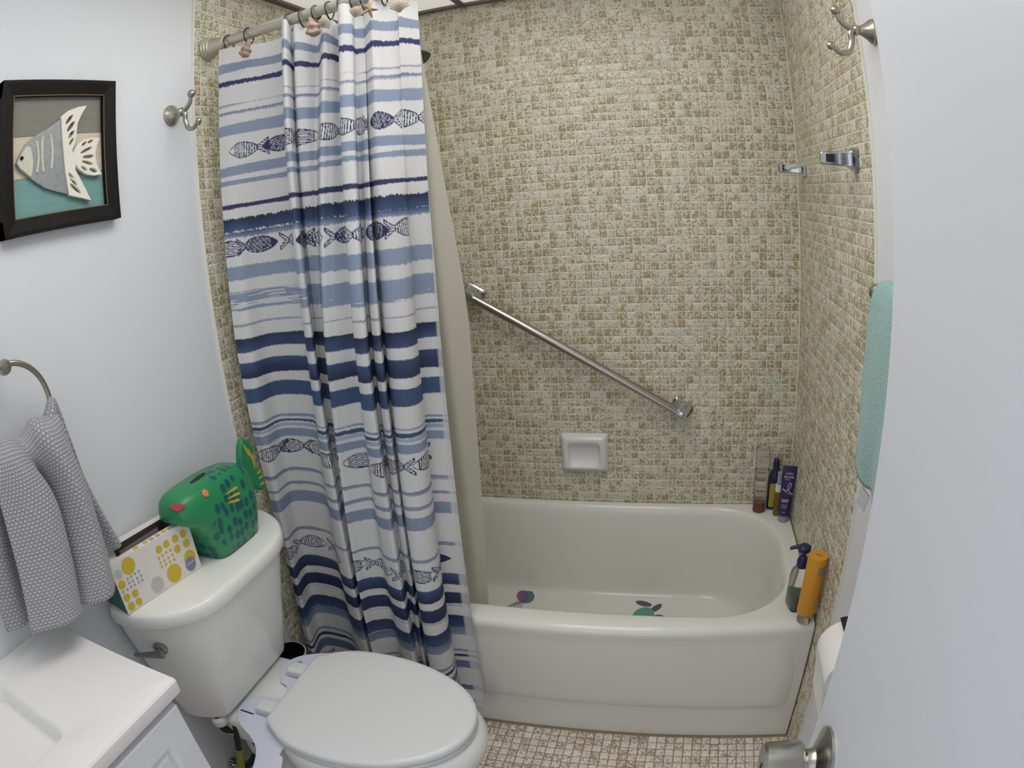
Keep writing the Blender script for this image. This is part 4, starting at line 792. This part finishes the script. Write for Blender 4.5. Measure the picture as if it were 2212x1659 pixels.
decal(fp, 443, 1065, shape([ell(0, 0, .0024, .0024, 16)], .001), mat('eye red', S(186, 84, 50), .4), 'pupil', .0022)
for u_, v_, a in ((499, 1061, -.05), (504, 1072, -.15), (503, 1084, -.28)): decal(fp, u_, v_, shape([[(-.024, 0), (0, .0030), (.018, .0040), (.022, .001), (.018, -.0018), (0, -.0014)]], .0008), M_FY, 'fin_stripe', .0008, spin=a)
decal(fp, 384, 1096, shape([[(-.019, .004), (-.008, .0058), (.0, .0052), (.009, .0058), (.019, .004), (.010, -.005), (0, -.0085), (-.011, -.0045)]], .0016), mat('fish lips', S(196, 62, 82), .4), 'lips', .0012)
# ------------------------------------------------------------------ picture on the left wall
pc = E('framed_fish_picture', (-.005, -1.216, 1.637)); K(pc, 'black wooden frame holding a carved fish on painted planks', 'picture')
# local y along wall, z up; frame outer half-sizes
fy, fzz, rw = .147, .1425, .030
M_FRAME = mat('worn black wood', S(24, 20, 18), .6, spec=.25, var=.4, vscale=60, bump=.15, bscale=120); M_WORN = mat('worn edge', S(120, 96, 62), .6)
for sgn in (-1, 1):
    MO('frame_rail', loft([[(x, a, sgn * zz) for x, zz in ((.001, fzz), (.024, fzz), (.024, fzz - .006), (.019, fzz - rw), (.001, fzz - rw))] for a in (-fy + .0, fy - .0)], cap0=True, cap1=True), M_FRAME, pc, smooth=0)
    MO('frame_rail', loft([[(x, sgn * yy, a) for x, yy in ((.001, fy), (.0245, fy), (.0245, fy - .006), (.0192, fy - rw), (.001, fy - rw))] for a in (-fzz + .0, fzz - .0)], cap0=True, cap1=True), M_FRAME, pc, smooth=0)
    MO('worn_edge', box(.0188, .0198, -fy + rw, fy - rw, sgn * (fzz - rw) - .0008, sgn * (fzz - rw) + .0008), M_WORN, pc, smooth=0)
    MO('worn_edge', box(.0188, .0200, sgn * (fy - rw) - .0008, sgn * (fy - rw) + .0008, -fzz + rw, fzz - rw), M_WORN, pc, smooth=0)
def wood(name, c, v_=.14): 
    M = mat(name, c, .65, var=v_, vscale=14, bump=.12, bscale=200); mpn = M.node_tree.nodes.new('ShaderNodeMapping'); mpn.inputs['Scale'].default_value = (1, 1, 9)
    tcn = [n for n in M.node_tree.nodes if n.type == 'TEX_COORD'][0]; M.node_tree.links.new(tcn.outputs['Object'], mpn.inputs[0])
    for n in M.node_tree.nodes:
        if n.type == 'TEX_NOISE': M.node_tree.links.new(mpn.outputs[0], n.inputs['Vector'])
    return M
yy = fy - rw + .002; zt = fzz - rw + .002
for z0_, z1_, mt in ((.0375, zt, wood('grey plank', S(128, 126, 118))), (-.0405, .0370, wood('cream plank', S(206, 194, 174), .10)), (-zt, -.0410, wood('teal plank', S(116, 158, 154)))):
    MO('plank', box(.001, .008, -yy, yy, z0_, z1_, .0006), mt, pc, smooth=0)
FBs = basis((.0125, 0, 0), (0, 1, 0), (0, 0, 1), (1, 0, 0)); cy0, cz0 = -1.216, 1.637
def fpts(l): return [(y - cy0, z - cz0) for y, z in l]
body = fpts([(-1.323, 1.625), (-1.310, 1.645), (-1.295, 1.662), (-1.270, 1.676), (-1.245, 1.685), (-1.222, 1.697), (-1.211, 1.703), (-1.206, 1.640), (-1.197, 1.555), (-1.225, 1.563), (-1.255, 1.573), (-1.280, 1.588), (-1.300, 1.602), (-1.315, 1.613)])
fbo = MO('fish_body', xform(shape([body], .005, .0008), FBs), mat('galvanised', S(150, 156, 158), .45, .4, var=.25, vscale=90), pc, smooth=0)
M_FW = mat('chipped white paint', S(230, 226, 214), .6, var=.06, vscale=60)
def lens(cx, cy, a, b_2, r): return [(cx - cy0 + x, cy - cz0 + y) for x, y in [(a * math.cos(t) * math.cos(r) - b_2 * math.sin(t) * math.sin(r), a * math.cos(t) * math.sin(r) + b_2 * math.sin(t) * math.cos(r)) for t in np.linspace(0, 2 * math.pi, 18, endpoint=False)]]
fin = fpts([(-1.212, 1.707), (-1.193, 1.718), (-1.168, 1.725), (-1.144, 1.728), (-1.157, 1.711), (-1.169, 1.692), (-1.172, 1.672), (-1.176, 1.655), (-1.184, 1.640), (-1.183, 1.628), (-1.176, 1.612), (-1.178, 1.600), (-1.170, 1.588), (-1.155, 1.563), (-1.141, 1.537), (-1.168, 1.545), (-1.198, 1.553), (-1.204, 1.60), (-1.208, 1.65)])
holes = [lens(-1.191, 1.700, .013, .0038, .75), lens(-1.187, 1.686, .014, .0042, .75), lens(-1.186, 1.670, .011, .004, .7), lens(-1.186, 1.656, .009, .0032, .8), lens(-1.189, 1.588, .010, .003, -.8), lens(-1.184, 1.578, .012, .0032, -.75), lens(-1.180, 1.564, .017, .0036, -.65)]
fno = MO('fish_fin', xform(shape([fin] + holes, .008, .0008), basis((.0145, 0, 0), (0, 1, 0), (0, 0, 1), (1, 0, 0))), M_FW, pc, smooth=0)
tail = fpts([(-1.184, 1.632), (-1.170, 1.650), (-1.150, 1.659), (-1.130, 1.661), (-1.110, 1.660), (-1.119, 1.645), (-1.124, 1.628), (-1.121, 1.608), (-1.108, 1.586), (-1.130, 1.585), (-1.150, 1.589), (-1.170, 1.601), (-1.180, 1.615)])
th2 = [lens(-1.153, 1.650, .008, .0028, .45), lens(-1.136, 1.654, .008, .0028, .3), lens(-1.148, 1.637, .017, .0030, .32), lens(-1.143, 1.624, .015, .0036, .05), lens(-1.146, 1.612, .015, .0030, -.25), lens(-1.155, 1.601, .009, .0028, -.5), lens(-1.131, 1.596, .011, .0038, -.3)]
MO('fish_tail', xform(shape([tail] + th2, .008, .0008), basis((.0150, 0, 0), (0, 1, 0), (0, 0, 1), (1, 0, 0))), M_FW, pc, smooth=0)
M_CRM = mat('cream rib paint', S(206, 204, 186), .6, var=.1, vscale=90)
MO('fish_face', xform(shape([[(x * .93 - .0075, y * .93 - .0005) for x, y in fpts([(-1.321, 1.625), (-1.308, 1.643), (-1.296, 1.656), (-1.286, 1.655), (-1.281, 1.64), (-1.279, 1.625), (-1.281, 1.608), (-1.286, 1.594), (-1.30, 1.604), (-1.313, 1.614)])]], .002, .0004), basis((.0150, 0, 0), (0, 1, 0), (0, 0, 1), (1, 0, 0))), M_CRM, fbo, smooth=0)
for dy, z0_, z1_, bw in ((-.058, -.034, .026, .010), (-.042, -.034, .034, -.004), (-.022, -.030, .036, .008)):
    MO('fish_rib', tube([(.0152, dy + bw * math.sin(t * 3.2) * .5, z0_ + (z1_ - z0_) * t) for t in np.linspace(0, 1, 14)], [.0022 + .0012 * abs(math.sin(k * 1.3)) for k in range(14)], 8), M_CRM, fbo)
MO('fish_eye', lathe([(0.0, .006), (.0022, .0055), (.0036, .003), (.0038, 0)], 18, 'x', (.0160, -.0945, -.004)), M_DARKM, fbo)
# ------------------------------------------------------------------ towel ring and grey towel
ro = E('towel_ring', (-.005, -1.425, 1.293)); K(ro, 'round brushed nickel towel ring holding the grey towel', 'towel ring')
MO('flange', lathe([(0, 0), (.024, 0), (.024, .004), (.020, .008), (.012, .018), (.009, .030), (.009, .054), (.0125, .058), (.0135, .064), (.011, .071), (0, .073)], 32, 'x'), M_NICKEL, ro)
MO('ring', tube([(.063, .082 * math.sin(a), -.078 + .082 * math.cos(a)) for a in np.linspace(0, 2 * math.pi, 64, endpoint=False)], .0052, 12, closed=True), M_NICKEL, ro)
M_WAF = fabric('grey waffle', S(150, 149, 156), S(194, 193, 199), 1.0, 'waffle')
def sheet(lines, nu=110, nv=110):
    """hanging cloth through several lines of (x, y, z), top to bottom"""
    L_ = np.array([spline(l, nu) for l in lines]); return np.transpose(np.array([spline(L_[:, k], nv) for k in range(nu)]), (1, 0, 2))
g1 = sheet([[(.050, -1.352, 1.150), (.050, -1.375, 1.140), (.050, -1.40, 1.135), (.050, -1.42, 1.132), (.050, -1.44, 1.132), (.050, -1.465, 1.138), (.050, -1.49, 1.146), (.050, -1.52, 1.150)],
            [(.062, -1.346, 1.196), (.064, -1.372, 1.190), (.062, -1.398, 1.196), (.066, -1.418, 1.184), (.060, -1.436, 1.176), (.066, -1.462, 1.186), (.064, -1.490, 1.188), (.060, -1.520, 1.184)],
            [(.092, -1.350, 1.172), (.104, -1.374, 1.170), (.108, -1.400, 1.172), (.092, -1.420, 1.160), (.094, -1.440, 1.156), (.110, -1.464, 1.164), (.112, -1.492, 1.168), (.098, -1.524, 1.170)],
            [(.078, -1.336, 1.085), (.116, -1.354, 1.085), (.130, -1.382, 1.086), (.098, -1.402, 1.082), (.068, -1.412, 1.080), (.122, -1.430, 1.084), (.132, -1.476, 1.086), (.106, -1.532, 1.090)],
            [(.064, -1.332, .985), (.106, -1.346, .983), (.138, -1.378, .981), (.112, -1.412, .981), (.066, -1.422, .981), (.128, -1.440, .983), (.140, -1.486, .987), (.112, -1.548, .995)],
            [(.078, -1.344, .896), (.118, -1.364, .890), (.146, -1.400, .886), (.130, -1.436, .887), (.112, -1.452, .890), (.142, -1.474, .892), (.146, -1.515, .898), (.114, -1.575, .905)]])
g2 = sheet([[(.038, -1.352, 1.165), (.036, -1.356, 1.165), (.034, -1.362, 1.165), (.034, -1.37, 1.165), (.036, -1.38, 1.165), (.038, -1.39, 1.16)],
            [(.046, -1.334, 1.200), (.052, -1.336, 1.212), (.062, -1.340, 1.216), (.072, -1.348, 1.212), (.080, -1.360, 1.198), (.084, -1.376, 1.182)],
            [(.036, -1.322, 1.140), (.052, -1.324, 1.140), (.070, -1.330, 1.142), (.056, -1.342, 1.138), (.078, -1.352, 1.136), (.070, -1.370, 1.130)],
            [(.024, -1.302, 1.045), (.040, -1.304, 1.045), (.060, -1.314, 1.048), (.042, -1.328, 1.045), (.062, -1.340, 1.045), (.050, -1.365, 1.045)],
            [(.022, -1.270, .930), (.046, -1.276, .922), (.072, -1.290, .914), (.054, -1.312, .909), (.068, -1.330, .906), (.052, -1.372, .906)]])
g3 = sheet([[(.060, -1.470, 1.170), (.056, -1.485, 1.180), (.058, -1.500, 1.185), (.052, -1.512, 1.18)], [(.060, -1.490, 1.02), (.050, -1.51, 1.02), (.062, -1.54, 1.03), (.050, -1.57, 1.04)], [(.058, -1.50, .89), (.046, -1.53, .893), (.062, -1.565, .897), (.048, -1.60, .90)]])
tr_ = None
for k, g in enumerate((g1, g2, g3)):
    me = grid_mesh(g[..., 0], g[..., 1], g[..., 2], 'towel'); uv = me.uv_layers.new(name='UVMap'); nv, nu = g.shape[:2]
    du = np.concatenate([[0], np.cumsum(np.linalg.norm(np.diff(g[80], axis=0), axis=1))]); dv = np.concatenate([[0], np.cumsum(np.linalg.norm(np.diff(g[:, nu // 2], axis=0), axis=1))])
    UVv = np.stack([np.repeat(du[None], nv, 0), np.repeat(dv[:, None], nu, 1)], -1).reshape(-1, 2) * 85
    li = np.empty(len(me.loops), np.int32); me.loops.foreach_get('vertex_index', li); uv.data.foreach_set('uv', UVv[li].reshape(-1).astype(np.float32))
    o = MO('hand_towel' if k == 0 else 'towel_layer', me, M_WAF, tr_, smooth=0); so = o.modifiers.new('thick', 'SOLIDIFY'); so.thickness = .007; so.offset = 0
    if k == 0: tr_ = o; K(o, 'grey waffle-weave hand towel draped through the ring over the vanity', 'towel')
# ------------------------------------------------------------------ vanity
VY1, VY0 = -1.476, -2.12
ct = []
def cl(x0_, x1_, y0_, y1_, r, z): return [(x, y, z) for x, y in rrect(x0_, x1_, y0_, y1_, r, 8)]
CT = [cl(-.004, .345, VY0, VY1, .006, .807), cl(-.004, .351, VY0, VY1 + .003, .006, .808), cl(-.004, .353, VY0, VY1 + .004, .006, .812), cl(-.004, .353, VY0, VY1 + .004, .006, .831), cl(-.004, .3505, VY0, VY1 + .002, .006, .8345), cl(-.004, .347, VY0, VY1, .006, .8355),
      cl(.040, .272, -1.965, -1.664, .022, .8355), cl(.042, .270, -1.963, -1.667, .022, .8345), cl(.046, .266, -1.958, -1.674, .024, .828), cl(.055, .256, -1.945, -1.690, .03, .78), cl(.070, .242, -1.925, -1.712, .035, .745), cl(.10, .21, -1.89, -1.75, .03, .735)]
K(MO('countertop', loft(CT, cap0=True, cap1=True), M_COUNTER, smooth=35), 'glossy white vanity countertop with a moulded basin', 'countertop')
vc = MO('vanity_cabinet', join(box(-.004, .330, VY1 - .030, VY1 - .012, .0, .806), box(-.004, .330, VY0 + .01, VY0 + .028, .0, .806), box(.312, .330, VY0 + .028, VY1 - .030, .06, .806), box(-.004, .312, VY0 + .028, VY1 - .030, .06, .078)), M_CAB, smooth=0); K(vc, 'white vanity cabinet with shaker fronts under the countertop', 'cabinet')
def shaker(y0_, y1_, z0_, z1_, nm_):
    d_ = MO(nm_, loft([[(x, y, z) for y, z in ((y0_ + i, z0_ + i), (y1_ - i, z0_ + i), (y1_ - i, z1_ - i), (y0_ + i, z1_ - i))] for x, i in ((.3302, 0), (.3465, 0), (.348, .0015), (.348, .048), (.341, .055), (.341, .060), (.3442, .0665), (.3442, .075))], cap1=True), M_CAB, vc, smooth=0); return d_
shaker(VY0 + .016, VY1 - .016, .56, .792, 'drawer_front'); shaker(VY0 + .016, VY1 - .016, .07, .552, 'cabinet_door')
